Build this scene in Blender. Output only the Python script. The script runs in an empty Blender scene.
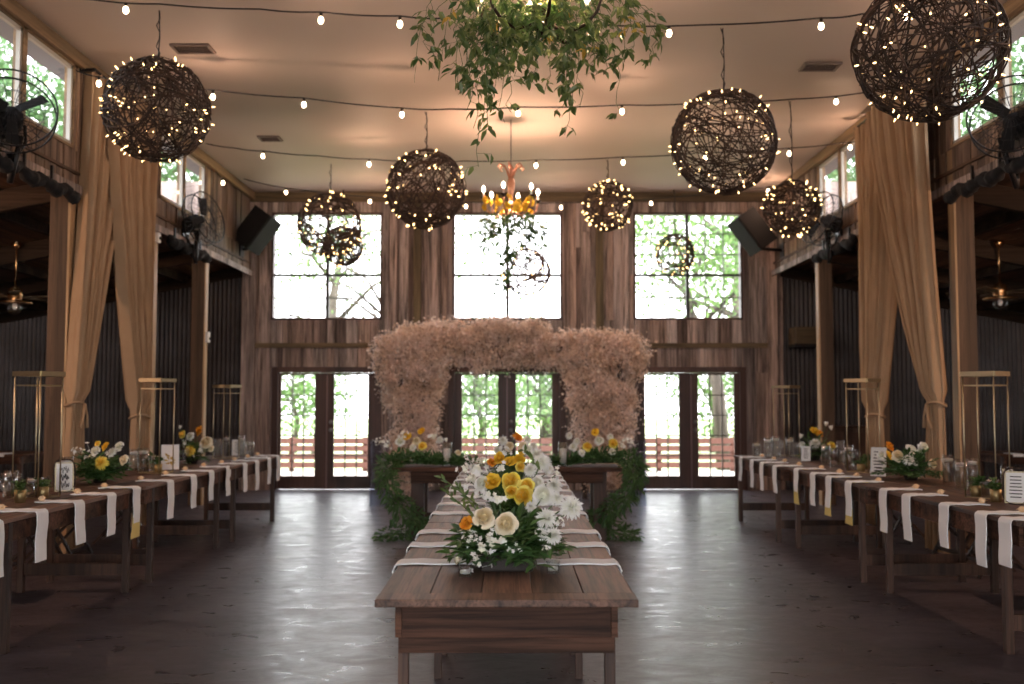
import bpy, math, random
import numpy as np
from mathutils import Vector, Matrix, Quaternion
R = math.radians
PI = math.pi
S = bpy.context.scene
COL = S.collection
# ------------------------------------------------------------------ camera
F = 995.6; PITCH = math.atan(57 / F); H = 1.55
CP, SP = math.cos(PITCH), math.sin(PITCH)
WALL = 17.15        # far wall
NAVE = 4.55         # half width of the nave
OUT = 9.3           # outer walls
CEIL = 5.13
TOP = .825           # table top height
cam_d = bpy.data.cameras.new('camera'); cam = bpy.data.objects.new('camera', cam_d); COL.objects.link(cam)
cam.location = (0, 0, H); cam.rotation_euler = (PI / 2 + PITCH, 0, 0)
cam_d.sensor_width = 36; cam_d.lens = F / 1024 * 36
cam_d.clip_start = .05; cam_d.clip_end = 300
cam_d.dof.use_dof = True; cam_d.dof.focus_distance = 5.2; cam_d.dof.aperture_fstop = 2.2
S.camera = cam
def at(px, py, Y):                     # the point of the vertical plane at depth Y seen at a pixel
    a = (px - 512) / F; b = (342 - py) / F
    d = Vector((a, CP - SP * b, SP + CP * b)); k = Y / d.y
    return Vector((d.x * k, Y, H + d.z * k))
def rowY(px, X, z=TOP):                # depth of a point of known X and height seen at column px
    return (F * X / (px - 512) - (z - H) * SP) / CP

# ------------------------------------------------------------------ materials
def new_mat(name):
    m = bpy.data.materials.new(name); m.use_nodes = True
    nt = m.node_tree; b = nt.nodes['Principled BSDF']
    return m, nt, b
def plain(name, col, rough=.5, metal=0, **kw):
    m, nt, b = new_mat(name)
    b.inputs['Base Color'].default_value = (*col, 1); b.inputs['Roughness'].default_value = rough
    b.inputs['Metallic'].default_value = metal
    for k, v in kw.items(): b.inputs[k.replace('_', ' ')].default_value = v
    return m
def ramp(nt, fac, cols):
    r = nt.nodes.new('ShaderNodeValToRGB'); e = r.color_ramp.elements
    while len(e) < len(cols): e.new(.5)
    for i, (p, c) in enumerate(cols): e[i].position = p; e[i].color = (*c, 1)
    nt.links.new(fac, r.inputs[0]); return r.outputs[0]
def mixc(nt, a, b, fac, mode='MIX'):
    n = nt.nodes.new('ShaderNodeMix'); n.data_type = 'RGBA'; n.blend_type = mode
    for s, v in ((n.inputs[0], fac), (n.inputs[6], a), (n.inputs[7], b)):
        if hasattr(v, 'is_output'): nt.links.new(v, s)
        elif isinstance(v, (int, float)): s.default_value = v
        else: s.default_value = (*v, 1)
    return n.outputs[2]
def noise(nt, scale, det=4, vec=None, rough=.55, dist=0):
    n = nt.nodes.new('ShaderNodeTexNoise'); n.inputs['Scale'].default_value = scale
    n.inputs['Detail'].default_value = det; n.inputs['Roughness'].default_value = rough
    n.inputs['Distortion'].default_value = dist
    if vec is not None: nt.links.new(vec, n.inputs['Vector'])
    return n.outputs['Fac']
def bump(nt, b, h, strength, dist=.01):
    n = nt.nodes.new('ShaderNodeBump'); n.inputs['Strength'].default_value = strength; n.inputs['Distance'].default_value = dist
    nt.links.new(h, n.inputs['Height']); nt.links.new(n.outputs[0], b.inputs['Normal'])
def wood(name, cols, axis='Z', rough=.6, grain=1.0, contrast=.5, spec=.4):
    m, nt, b = new_mat(name); L = nt.links
    tc = nt.nodes.new('ShaderNodeTexCoord'); geo = nt.nodes.new('ShaderNodeNewGeometry')
    mp = nt.nodes.new('ShaderNodeMapping')
    sc = {'X': (1.2, 22, 22), 'Y': (22, 1.2, 22), 'Z': (22, 22, 1.2)}[axis]
    mp.inputs['Scale'].default_value = [s * grain for s in sc]
    ad = nt.nodes.new('ShaderNodeVectorMath'); ad.operation = 'ADD'
    ml = nt.nodes.new('ShaderNodeVectorMath'); ml.operation = 'SCALE'; ml.inputs['Scale'].default_value = 37
    cb = nt.nodes.new('ShaderNodeCombineXYZ')
    for i in range(3): L.new(geo.outputs['Random Per Island'], cb.inputs[i])
    L.new(cb.outputs[0], ml.inputs[0]); L.new(tc.outputs['Object'], mp.inputs['Vector'])
    L.new(mp.outputs[0], ad.inputs[0]); L.new(ml.outputs[0], ad.inputs[1])
    n1 = noise(nt, 1.0, 6, ad.outputs[0], .65, .6); n2 = noise(nt, .22, 3, ad.outputs[0])
    base = ramp(nt, geo.outputs['Random Per Island'], [(i / (len(cols) - 1), c) for i, c in enumerate(cols)])
    mp3 = nt.nodes.new('ShaderNodeVectorMath'); mp3.operation = 'MULTIPLY'; mp3.inputs[1].default_value = [3.2 if a_ != axis else 1.6 for a_ in 'XYZ']; L.new(ad.outputs[0], mp3.inputs[0])
    n3 = noise(nt, 1.0, 4, mp3.outputs[0], .7, .9)
    g = ramp(nt, n1, [(.34, (1 - contrast * 1.15,) * 3), (.5, (1,) * 3), (.66, (1 + contrast * .6,) * 3)])
    g2 = ramp(nt, n2, [(.38, (.5,) * 3), (.62, (1.3,) * 3)]); g3 = ramp(nt, n3, [(.38, (1 - contrast * .8,) * 3), (.52, (1.06,) * 3)])
    c = mixc(nt, base, g, 1, 'MULTIPLY'); c = mixc(nt, c, g2, 1, 'MULTIPLY'); c = mixc(nt, c, g3, 1, 'MULTIPLY')
    L.new(c, b.inputs['Base Color']); b.inputs['Roughness'].default_value = rough
    b.inputs['Specular IOR Level'].default_value = spec
    bump(nt, b, n1, .35, .006)
    return m
def emit(name, col, strength, sample=False):
    m, nt, b = new_mat(name)
    b.inputs['Base Color'].default_value = (*col, 1)
    b.inputs['Emission Color'].default_value = (*col, 1); b.inputs['Emission Strength'].default_value = strength
    m.cycles.emission_sampling = 'AUTO' if sample else 'NONE'
    return m
def leafmat(name, c1, c2, rough=.4, trans=.25, sheen=.5):
    m, nt, b = new_mat(name); geo = nt.nodes.new('ShaderNodeNewGeometry')
    c = ramp(nt, geo.outputs['Random Per Island'], [(0, c1), (.55, tuple((a + d) / 2 for a, d in zip(c1, c2))), (1, c2)])
    nt.links.new(c, b.inputs['Base Color']); b.inputs['Roughness'].default_value = rough
    b.inputs['Specular IOR Level'].default_value = sheen
    tr = nt.nodes.new('ShaderNodeBsdfTranslucent'); nt.links.new(c, tr.inputs[0])
    mx = nt.nodes.new('ShaderNodeMixShader'); mx.inputs[0].default_value = trans
    nt.links.new(b.outputs[0], mx.inputs[1]); nt.links.new(tr.outputs[0], mx.inputs[2])
    nt.links.new(mx.outputs[0], nt.nodes['Material Output'].inputs[0])
    return m
def glassmat(name, rough=.0, tint=(1, 1, 1)):
    m, nt, b = new_mat(name)
    b.inputs['Base Color'].default_value = (*tint, 1); b.inputs['Roughness'].default_value = rough
    b.inputs['Transmission Weight'].default_value = 1; b.inputs['IOR'].default_value = 1.45
    return m
def thin_glass(name, refl=.08, tint=(1, 1, 1)):
    m, nt, b = new_mat(name)
    t = nt.nodes.new('ShaderNodeBsdfTransparent'); t.inputs[0].default_value = (*tint, 1)
    g = nt.nodes.new('ShaderNodeBsdfGlossy'); g.inputs['Roughness'].default_value = .03
    fr = nt.nodes.new('ShaderNodeLayerWeight'); fr.inputs['Blend'].default_value = .25
    ma = nt.nodes.new('ShaderNodeMath'); ma.operation = 'MULTIPLY_ADD'; ma.inputs[1].default_value = .6; ma.inputs[2].default_value = refl
    nt.links.new(fr.outputs['Facing'], ma.inputs[0])
    pw = nt.nodes.new('ShaderNodeMath'); pw.operation = 'MULTIPLY'; pw.inputs[1].default_value = .5; nt.links.new(ma.outputs[0], pw.inputs[0])
    mx = nt.nodes.new('ShaderNodeMixShader'); nt.links.new(pw.outputs[0], mx.inputs[0])
    nt.links.new(t.outputs[0], mx.inputs[1]); nt.links.new(g.outputs[0], mx.inputs[2])
    nt.links.new(mx.outputs[0], nt.nodes['Material Output'].inputs[0])
    return m
M = {}
BARN = [(.20, .14, .12), (.36, .28, .25), (.48, .40, .37), (.24, .17, .145), (.56, .48, .45), (.31, .23, .195), (.42, .31, .26)]
M['barn'] = wood('barn_planks', BARN, 'Z', .75, .8, .6, .3)
M['barnx'] = wood('barn_planks_level', BARN, 'X', .75, .8, .6, .3)
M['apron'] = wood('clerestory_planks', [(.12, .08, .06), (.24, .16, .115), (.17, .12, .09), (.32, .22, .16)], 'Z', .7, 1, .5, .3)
M['post'] = wood('post_wood', [(.12, .075, .045), (.10, .06, .036)], 'Z', .65, .8, .35)
M['pale'] = wood('pale_trim_wood', [(.42, .29, .16), (.36, .24, .135)], 'Z', .6, .8, .25)
M['paley'] = wood('pale_trim_wood_level', [(.34, .225, .125), (.28, .185, .10)], 'Y', .6, .8, .25)
M['nailer'] = wood('nailer_wood', [(.15, .11, .06), (.13, .09, .05)], 'X', .7, .8, .35)
M['mustard'] = wood('greenish_post_wood', [(.17, .13, .07), (.15, .11, .06)], 'Z', .7, .8, .35)
M['roofwood'] = wood('aisle_roof_boards', [(.12, .065, .035), (.17, .09, .05), (.085, .045, .028)], 'Y', .7, .8, .5)
M['table'] = wood('farm_table_wood', [(.12, .058, .036), (.20, .115, .08), (.085, .042, .028), (.17, .095, .064)], 'Y', .5, .8, .6, .35)
M['tablex'] = wood('farm_table_wood_cross', [(.085, .038, .022), (.11, .052, .032), (.068, .03, .018)], 'X', .65, .8, .6, .2)
M['tleg'] = wood('farm_table_leg_wood', [(.075, .038, .024), (.06, .03, .02)], 'Z', .55, .8, .45)
M['sidet'] = wood('side_table_wood', [(.12, .068, .046), (.17, .10, .072), (.085, .048, .034)], 'Y', .55, .8, .55, .35)
M['chair'] = wood('folding_chair_wood', [(.075, .045, .032), (.05, .03, .022)], 'Z', .5, .8, .4)
M['doorwood'] = wood('door_wood', [(.07, .034, .026), (.085, .042, .032)], 'Z', .45, .5, .2)
M['ceiling'] = None
def ceiling_mat():
    m, nt, b = new_mat('ceiling_panel'); geo = nt.nodes.new('ShaderNodeTexCoord')
    n = noise(nt, .35, 3, geo.outputs['Object']); c = ramp(nt, n, [(.3, (.60, .50, .435)), (.7, (.68, .575, .505))])
    nt.links.new(c, b.inputs['Base Color']); b.inputs['Roughness'].default_value = .6
    b.inputs['Specular IOR Level'].default_value = .3
    n2 = noise(nt, 1.2, 2, geo.outputs['Object']); bump(nt, b, n2, .15, .05); return m
M['ceiling'] = ceiling_mat()
def floor_mat():
    m, nt, b = new_mat('stained_concrete'); tc = nt.nodes.new('ShaderNodeTexCoord'); o = tc.outputs['Object']
    mp = nt.nodes.new('ShaderNodeMapping'); mp.inputs['Scale'].default_value = (.8, 1.4, 1); nt.links.new(o, mp.inputs[0])
    n1 = noise(nt, .9, 6, mp.outputs[0], .6, .8); n2 = noise(nt, 4.5, 8, mp.outputs[0], .7, .9); n3 = noise(nt, 45, 3, o)
    c = ramp(nt, n1, [(.3, (.045, .036, .042)), (.52, (.074, .060, .070)), (.72, (.108, .09, .104))])
    c = mixc(nt, c, ramp(nt, n2, [(.35, (.84,) * 3), (.65, (1.14,) * 3)]), 1, 'MULTIPLY')
    c = mixc(nt, c, ramp(nt, n3, [(.4, (.93,) * 3), (.6, (1.06,) * 3)]), 1, 'MULTIPLY')
    nt.links.new(c, b.inputs['Base Color'])
    r = ramp(nt, n2, [(.35, (.26,) * 3), (.65, (.44,) * 3)]); nt.links.new(r, b.inputs['Roughness'])
    b.inputs['Specular IOR Level'].default_value = .5
    bump(nt, b, noise(nt, 4.2, 7, mp.outputs[0], .65, .5), .16, .012); return m
M['floor'] = floor_mat()
def corr_mat():
    m, nt, b = new_mat('weathered_corrugated_metal'); tc = nt.nodes.new('ShaderNodeTexCoord')
    n = noise(nt, 1.1, 6, tc.outputs['Object'], .65); c = ramp(nt, n, [(.3, (.035, .027, .025)), (.5, (.055, .05, .05)), (.7, (.08, .076, .08))])
    nt.links.new(c, b.inputs['Base Color']); b.inputs['Roughness'].default_value = .42; b.inputs['Metallic'].default_value = .55; return m
M['corr'] = corr_mat()
M['win'] = plain('window_frame_paint', (.45, .43, .38), .5)
M['mull'] = plain('dark_mullion', (.03, .032, .03), .5)
M['mullthin'] = plain('grey_muntin', (.12, .12, .11), .5)
M['soffit'] = plain('painted_soffit', (.22, .26, .32), .7)
M['pane'] = thin_glass('window_pane', .02)
M['black'] = plain('black_plastic', (.007, .007, .008), .85)
M['blackmetal'] = plain('black_metal', (.02, .019, .02), .38, .6)
M['iron'] = plain('dark_bronze_iron', (.035, .022, .016), .45, .7)
M['copper'] = plain('copper_finish', (.45, .22, .14), .4, .6)
M['gold'] = plain('brushed_gold', (.50, .43, .29), .4, 1.0)
M['goldcup'] = plain('gold_foil', (.36, .27, .13), .45, .8)
M['brass'] = plain('polished_brass', (.70, .42, .20), .25, 1.0)
M['steel'] = plain('fan_steel', (.30, .29, .29), .35, .8)
M['white'] = plain('white_plastic', (.75, .75, .74), .4)
M['vent'] = plain('vent_metal', (.17, .12, .10), .6)
def linen(name, col):
    m, nt, b = new_mat(name); tc = nt.nodes.new('ShaderNodeTexCoord')
    n = noise(nt, 220, 2, tc.outputs['Object']); b.inputs['Base Color'].default_value = (*col, 1); b.inputs['Roughness'].default_value = .9
    b.inputs['Specular IOR Level'].default_value = .1
    bump(nt, b, n, .3, .002); return m
M['linen'] = linen('white_linen', (.87, .885, .90)); M['ylinen'] = linen('pale_yellow_linen', (.72, .58, .22))
def drape():
    m, nt, b = new_mat('tan_drape'); tc = nt.nodes.new('ShaderNodeTexCoord')
    n = noise(nt, 3, 3, tc.outputs['Object']); c = ramp(nt, n, [(.3, (.44, .30, .185)), (.7, (.50, .35, .22))])
    nt.links.new(c, b.inputs['Base Color']); b.inputs['Roughness'].default_value = .85; b.inputs['Specular IOR Level'].default_value = .15
    tr = nt.nodes.new('ShaderNodeBsdfTranslucent'); nt.links.new(c, tr.inputs[0])
    mx = nt.nodes.new('ShaderNodeMixShader'); mx.inputs[0].default_value = .1
    nt.links.new(b.outputs[0], mx.inputs[1]); nt.links.new(tr.outputs[0], mx.inputs[2]); nt.links.new(mx.outputs[0], nt.nodes['Material Output'].inputs[0])
    return m
M['drape'] = drape()
M['vine'] = wood('grapevine_bark', [(.05, .03, .022), (.10, .06, .043), (.032, .021, .017)], 'Z', .7, 1, .4, .3)
M['cord'] = plain('dark_cord', (.02, .016, .014), .6)
M['fairy'] = emit('fairy_light_glow', (1, .62, .24), 2.4)
M['bulb'] = emit('festoon_bulb_glow', (1, .76, .5), 5)
M['flame'] = emit('candle_bulb_glow', (1, .80, .58), 6)
M['glass'] = thin_glass('clear_glass', .2, (.97, .98, .98))
M['thick'] = thin_glass('clear_acrylic', .06, (.90, .92, .97))
M['wax'] = plain('white_wax', (.85, .83, .78), .5, 0, Subsurface_Weight=.2)
M['water'] = thin_glass('vase_water', .05, (.93, .95, .95))
M['leaf'] = leafmat('glossy_leaf', (.03, .08, .018), (.11, .20, .055), .38, .2)
M['leafd'] = leafmat('dark_garland_leaf', (.03, .085, .022), (.09, .19, .055), .5, .15)
M['leafc'] = leafmat('trailing_vine_leaf', (.045, .10, .02), (.20, .26, .08), .35, .3, .7)
M['leafy'] = leafmat('yellowed_leaf', (.45, .28, .04), (.62, .45, .10), .4, .35)
M['tree'] = leafmat('tree_leaf', (.07, .15, .035), (.20, .33, .10), .5, .4)
M['treedark'] = leafmat('dark_tree_leaf', (.045, .12, .035), (.12, .26, .09), .5, .35)  # darker leaf colour, worn by the trees off to either side
M['bark'] = wood('tree_bark', [(.12, .10, .085), (.09, .075, .06)], 'Z', .9, .3, .5)
M['grass'] = plain('sunlit_lawn', (.34, .40, .20), .9)
M['patio'] = plain('pale_patio', (.50, .44, .38), .8)
M['brick'] = plain('red_deck_stain', (.13, .055, .04), .8)
M['cloth'] = plain('black_cloth', (.008, .008, .009), .95)
M['rafter'] = wood('rafter_wood', [(.055, .032, .02), (.04, .025, .016)], 'X', .8, .8, .4, .2)
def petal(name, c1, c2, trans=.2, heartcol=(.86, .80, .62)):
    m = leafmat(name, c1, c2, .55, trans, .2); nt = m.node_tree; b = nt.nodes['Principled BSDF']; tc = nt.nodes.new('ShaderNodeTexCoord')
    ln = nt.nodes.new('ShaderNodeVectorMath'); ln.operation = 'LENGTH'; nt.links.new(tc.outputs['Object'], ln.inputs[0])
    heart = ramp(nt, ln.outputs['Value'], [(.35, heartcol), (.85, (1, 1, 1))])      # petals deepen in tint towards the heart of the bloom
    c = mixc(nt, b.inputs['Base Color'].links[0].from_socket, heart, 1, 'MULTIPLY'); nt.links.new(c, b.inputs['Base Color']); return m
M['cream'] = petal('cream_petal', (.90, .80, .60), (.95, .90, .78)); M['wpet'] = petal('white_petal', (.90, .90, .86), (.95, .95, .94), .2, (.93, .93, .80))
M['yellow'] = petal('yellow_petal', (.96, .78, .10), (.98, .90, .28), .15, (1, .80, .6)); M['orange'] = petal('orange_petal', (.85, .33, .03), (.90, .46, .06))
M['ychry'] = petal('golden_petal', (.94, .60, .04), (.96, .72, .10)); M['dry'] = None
M['peach'] = plain('peach_paper', (.85, .62, .38), .8)
M['stem'] = plain('green_stem', (.07, .13, .04), .6)
M['soil'] = plain('dark_pot', (.03, .022, .018), .7)
def dry_mat():
    m, nt, b = new_mat('dried_bloom'); geo = nt.nodes.new('ShaderNodeNewGeometry'); tc = nt.nodes.new('ShaderNodeTexCoord')
    c = ramp(nt, geo.outputs['Random Per Island'], [(0, (.50, .38, .30)), (.3, (.82, .68, .59)), (.7, (.93, .80, .73)), (1, (.96, .90, .86))])
    n = noise(nt, 3.2, 3, tc.outputs['Object']); c = mixc(nt, c, ramp(nt, n, [(.38, (.92, .82, .70)), (.6, (1.08, 1.05, 1.04))]), 1, 'MULTIPLY')
    nt.links.new(c, b.inputs['Base Color']); b.inputs['Roughness'].default_value = .9; b.inputs['Specular IOR Level'].default_value = .1
    tr = nt.nodes.new('ShaderNodeBsdfTranslucent'); nt.links.new(c, tr.inputs[0])
    mx = nt.nodes.new('ShaderNodeMixShader'); mx.inputs[0].default_value = .22
    nt.links.new(b.outputs[0], mx.inputs[1]); nt.links.new(tr.outputs[0], mx.inputs[2]); nt.links.new(mx.outputs[0], nt.nodes['Material Output'].inputs[0])
    return m
M['dry'] = dry_mat()
M['paper'] = plain('white_card', (.80, .80, .78), .6)
M['ink'] = plain('dark_ink', (.03, .03, .035), .6)
M['acryl'] = plain('frosted_white_frame', (.70, .74, .76), .35)

# ------------------------------------------------------------------ mesh helpers
class MB:
    def __init__(s): s.v = []; s.f = []
    def add(s, vs, fs):
        k = len(s.v); s.v += [tuple(v) for v in vs]; s.f += [tuple(i + k for i in f) for f in fs]; return s
    def box(s, c, d, rot=None):
        hx, hy, hz = d[0] / 2, d[1] / 2, d[2] / 2; c = Vector(c)
        P = [Vector((x, y, z)) for x in (-hx, hx) for y in (-hy, hy) for z in (-hz, hz)]
        if rot is not None: P = [rot @ p for p in P]
        return s.add([p + c for p in P], [(0, 1, 3, 2), (4, 6, 7, 5), (0, 4, 5, 1), (2, 3, 7, 6), (0, 2, 6, 4), (1, 5, 7, 3)])
    def bx(s, x0, x1, y0, y1, z0, z1): return s.box(((x0 + x1) / 2, (y0 + y1) / 2, (z0 + z1) / 2), (abs(x1 - x0), abs(y1 - y0), abs(z1 - z0)))
    def bar(s, a, b, w, h, up=(0, 0, 1)):       # a beam from a to b
        a = Vector(a); b = Vector(b); d = (b - a).normalized(); up = Vector(up)
        if abs(d.dot(up)) > .98: up = Vector((0, 1, 0))
        sx = d.cross(up).normalized(); sz = sx.cross(d)
        vs = [p + sx * i * w / 2 + sz * j * h / 2 for p in (a, b) for i, j in ((-1, -1), (1, -1), (1, 1), (-1, 1))]
        return s.add(vs, [(0, 1, 2, 3), (7, 6, 5, 4), (0, 4, 5, 1), (1, 5, 6, 2), (2, 6, 7, 3), (3, 7, 4, 0)])
    def tube(s, pts, r, n=6, cap=True, closed=False):
        pts = [Vector(p) for p in pts]; m = len(pts); rs = r if isinstance(r, (list, tuple)) else [r] * m
        vs = []; ref = None
        for i, p in enumerate(pts):
            d = (pts[(i + 1) % m] - pts[i - 1]) if closed else (pts[min(i + 1, m - 1)] - pts[max(i - 1, 0)])
            d = d.normalized() if d.length > 1e-9 else Vector((0, 0, 1))
            if ref is None: ref = d.orthogonal().normalized()
            ref = (ref - d * ref.dot(d)); ref = ref.normalized() if ref.length > 1e-6 else d.orthogonal().normalized()
            b = d.cross(ref)
            for k in range(n):
                a = 2 * PI * k / n; vs.append(p + (ref * math.cos(a) + b * math.sin(a)) * rs[i])
        fs = []
        for i in range(m if closed else m - 1):
            j = (i + 1) % m
            for k in range(n): fs.append((i * n + k, i * n + (k + 1) % n, j * n + (k + 1) % n, j * n + k))
        if cap and not closed: fs += [tuple(range(n))[::-1], tuple(range((m - 1) * n, m * n))]
        return s.add(vs, fs)
    def lathe(s, prof, n=20, c=(0, 0, 0), rot=None):
        c = Vector(c); vs = []
        for r, z in prof:
            for k in range(n):
                a = 2 * PI * k / n; p = Vector((r * math.cos(a), r * math.sin(a), z)); vs.append((rot @ p if rot is not None else p) + c)
        fs = []
        for i in range(len(prof) - 1):
            for k in range(n): fs.append((i * n + k, i * n + (k + 1) % n, (i + 1) * n + (k + 1) % n, (i + 1) * n + k))
        if prof[0][0] > 1e-4: fs.append(tuple(range(n))[::-1])
        if prof[-1][0] > 1e-4: fs.append(tuple(range((len(prof) - 1) * n, len(prof) * n)))
        return s.add(vs, fs)
    def ball(s, c, r, n=8, sq=1):
        return s.lathe([(max(r * math.sin(PI * i / n), 1e-5), -r * sq * math.cos(PI * i / n)) for i in range(n + 1)], n + 2, c)
    def leaf(s, p, d, nrm, L, W, curl=.15):
        d = d.normalized(); sd = d.cross(nrm); sd = sd.normalized() if sd.length > 1e-6 else d.orthogonal().normalized(); up = sd.cross(d)
        pts = [p, p + d * L * .35 + sd * W * .5 + up * L * curl * .5, p + d * L * .35 - up * L * .02, p + d * L * .35 - sd * W * .5 + up * L * curl * .5,
               p + d * L * .72 + sd * W * .34, p + d * L * .72 - up * L * curl * .35, p + d * L * .72 - sd * W * .34, p + d * L - up * L * curl]
        return s.add(pts, [(0, 2, 1), (0, 3, 2), (1, 2, 5, 4), (2, 3, 6, 5), (4, 5, 7), (5, 6, 7)])
    def mesh(s, name, smooth=False):
        me = bpy.data.meshes.new(name); me.from_pydata(s.v, [], s.f); me.update()
        if smooth: me.polygons.foreach_set('use_smooth', [True] * len(me.polygons))
        return me
    def build(s, name, mat, parent=None, smooth=False, bevel=0):
        org = Vector((0, 0, 0)); q = parent
        while q is not None: org = org + q.location; q = q.parent
        if org.length > 0: s.v = [(v[0] - org.x, v[1] - org.y, v[2] - org.z) for v in s.v]
        me = s.mesh(name, smooth); me.materials.append(mat)
        o = bpy.data.objects.new(name, me); COL.objects.link(o)
        if parent is not None: o.parent = parent
        if bevel:
            b = o.modifiers.new('bevel', 'BEVEL'); b.width = bevel; b.segments = 2; b.limit_method = 'ANGLE'
        return o
def quads(name, V, mat, parent=None):            # V: (n,4,3) array in world coordinates -> one mesh of loose quads
    org = Vector((0, 0, 0)); q = parent
    while q is not None: org = org + q.location; q = q.parent
    V = V.astype(np.float32) - np.array(org, np.float32); n = len(V)
    me = bpy.data.meshes.new(name); me.vertices.add(4 * n); me.vertices.foreach_set('co', V.reshape(-1))
    me.loops.add(4 * n); me.loops.foreach_set('vertex_index', np.arange(4 * n, dtype=np.int32))
    me.polygons.add(n); me.polygons.foreach_set('loop_start', np.arange(0, 4 * n, 4, dtype=np.int32))
    me.update(calc_edges=True); me.validate(); me.materials.append(mat)
    o = bpy.data.objects.new(name, me); COL.objects.link(o); o.parent = parent
    return o
def leaf_quads(P, D, L, W, rng):                 # diamond leaves at points P along directions D
    D = D / np.linalg.norm(D, axis=1, keepdims=True); A = rng.normal(size=D.shape); Sd = np.cross(D, A); Sd /= np.linalg.norm(Sd, axis=1, keepdims=True)
    L = L[:, None]; W = W[:, None]
    return np.stack([P, P + D * L * .5 + Sd * W * .5, P + D * L, P + D * L * .5 - Sd * W * .5], axis=1)
def tag(o, label=None, cat=None, group=None, kind=None):
    if label: o['label'] = label
    if cat: o['category'] = cat
    if group: o['group'] = group
    if kind: o['kind'] = kind
    return o
def thing(name, loc, label, cat, group=None, rz=0):
    o = bpy.data.objects.new(name, None); COL.objects.link(o); o.location = loc; o.rotation_euler = (0, 0, rz)
    o.empty_display_size = .1
    return tag(o, label, cat, group)
def copy_tree(o, parent=None):
    c = o.copy(); COL.objects.link(c); c.parent = parent
    for ch in o.children: copy_tree(ch, c)
    return c
def place(name, me_or_obj, loc, parent, rot=None, sc=1):   # a child sharing mesh data
    o = bpy.data.objects.new(name, me_or_obj); COL.objects.link(o); o.parent = parent; o.location = loc
    if rot is not None: o.rotation_euler = rot
    o.scale = (sc, sc, sc) if not isinstance(sc, tuple) else sc
    return o
ORD = ['first', 'second', 'third', 'fourth', 'fifth', 'sixth', 'seventh', 'eighth', 'ninth', 'tenth', 'eleventh', 'twelfth', 'thirteenth', 'fourteenth']
def struct(mb, name, mat, **kw):
    o = mb.build(name, mat, **kw) if isinstance(mb, MB) else mb; tag(o, kind='structure'); return o
rnd = random.Random(7)

# ------------------------------------------------------------------ room shell
FRONT = -5.0
struct(MB().bx(-OUT - .3, OUT + .3, FRONT - .3, WALL + .25, -.2, 0), 'floor', M['floor'])
struct(MB().bx(-NAVE - .1, NAVE + .1, FRONT, WALL, CEIL, CEIL + .15), 'ceiling', M['ceiling'])
APZ0, APZ1, WZ1 = 3.72, 4.12, 5.0
def roof_z(x): return 3.86 - .193 * (abs(x) - NAVE)
# far wall: planks around three upper windows and three double doors
WX = [(at(273, 213, WALL).x, at(383, 213, WALL).x), (at(453, 213, WALL).x, at(562, 213, WALL).x), (at(633, 213, WALL).x, at(741, 213, WALL).x)]
WZ0, WZ = at(500, 320, WALL).z, at(500, 213, WALL).z
DX = [(at(276, 400, WALL).x, at(378, 400, WALL).x), (at(452, 400, WALL).x, at(562, 400, WALL).x), (at(640, 400, WALL).x, at(742, 400, WALL).x)]
DZ = at(500, 370, WALL).z
NZ = at(500, 345, WALL).z        # level of the horizontal nailer
holes = [(a, b, WZ0, WZ) for a, b in WX] + [(a, b, -.1, DZ) for a, b in DX]
def plank_wall(name, x0, x1, z0, z1, y, holes, mat, wmin=.10, wmax=.24, splits=(), flip=1, thick=.04):
    mb = MB(); edges = sorted({h[0] for h in holes} | {h[1] for h in holes}); x = x0
    while x < x1 - 1e-4:
        w = rnd.uniform(wmin, wmax); nx = min(x + w, x1)
        for e in edges:
            if x + 1e-4 < e < nx + .05: nx = e; break
        if x1 - nx < .04: nx = x1
        cx = (x + nx) / 2; zs = [(z0, z1)]
        for h in holes:
            if h[0] < cx < h[1]:
                out = []
                for a, b in zs:
                    if h[3] <= a or h[2] >= b: out.append((a, b)); continue
                    if h[2] > a: out.append((a, h[2]))
                    if h[3] < b: out.append((h[3], b))
                zs = out
        for sp in splits: zs = [q for a, b in zs for q in (((a, sp), (sp, b)) if a < sp < b else ((a, b),))]
        zz = []
        for a, b in zs:
            if b - a > 1.3 and rnd.random() < .5: c = rnd.uniform(a + .4, b - .4); zz += [(a, c), (c, b)]
            else: zz.append((a, b))
        for a, b in zz:
            j = rnd.uniform(0, .018); mb.bx(x + .003, nx - .003, y - thick - j, y, a, b - .002)
        x = nx
    return mb
mb = plank_wall('w', -NAVE - .12, NAVE + .12, 0, CEIL + .1, WALL, holes, M['barn'], splits=(NZ,))
wall_back = struct(mb, 'wall_back', M['barn'])
mb = MB()   # solid sheathing behind the planks
xs = [-OUT - .2] + [v for p in WX for v in p] + [OUT + .2]
for a, b in zip(xs[::2], xs[1::2]): mb.bx(a, b, WALL, WALL + .14, WZ0, WZ)
xs = [-OUT - .2] + [v for p in DX for v in p] + [OUT + .2]
for a, b in zip(xs[::2], xs[1::2]): mb.bx(a, b, WALL, WALL + .14, -.1, DZ)
mb.bx(-OUT - .2, OUT + .2, WALL, WALL + .14, DZ, WZ0); mb.bx(-OUT - .2, OUT + .2, WALL, WALL + .14, WZ, CEIL + .2)
struct(mb, 'wall_back_sheathing', M['barn'])
mb = MB().bx(-NAVE, NAVE, WALL - .10, WALL - .035, CEIL - .17, CEIL - .005)
struct(mb, 'trim_1', M['nailer'])
x0 = -NAVE
mb = MB().bx(-NAVE + .1, NAVE - .1, WALL - .09, WALL - .045, NZ - .055, NZ + .03); struct(mb, 'trim_2', M['nailer'])
mb = MB()
for px in (418, 599): X = at(px, 260, WALL).x; mb.bx(X - .065, X + .065, WALL - .14, WALL - .04, NZ + .03, CEIL - .18)
struct(mb, 'trim_3', M['mustard'])
mb = MB()
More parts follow.
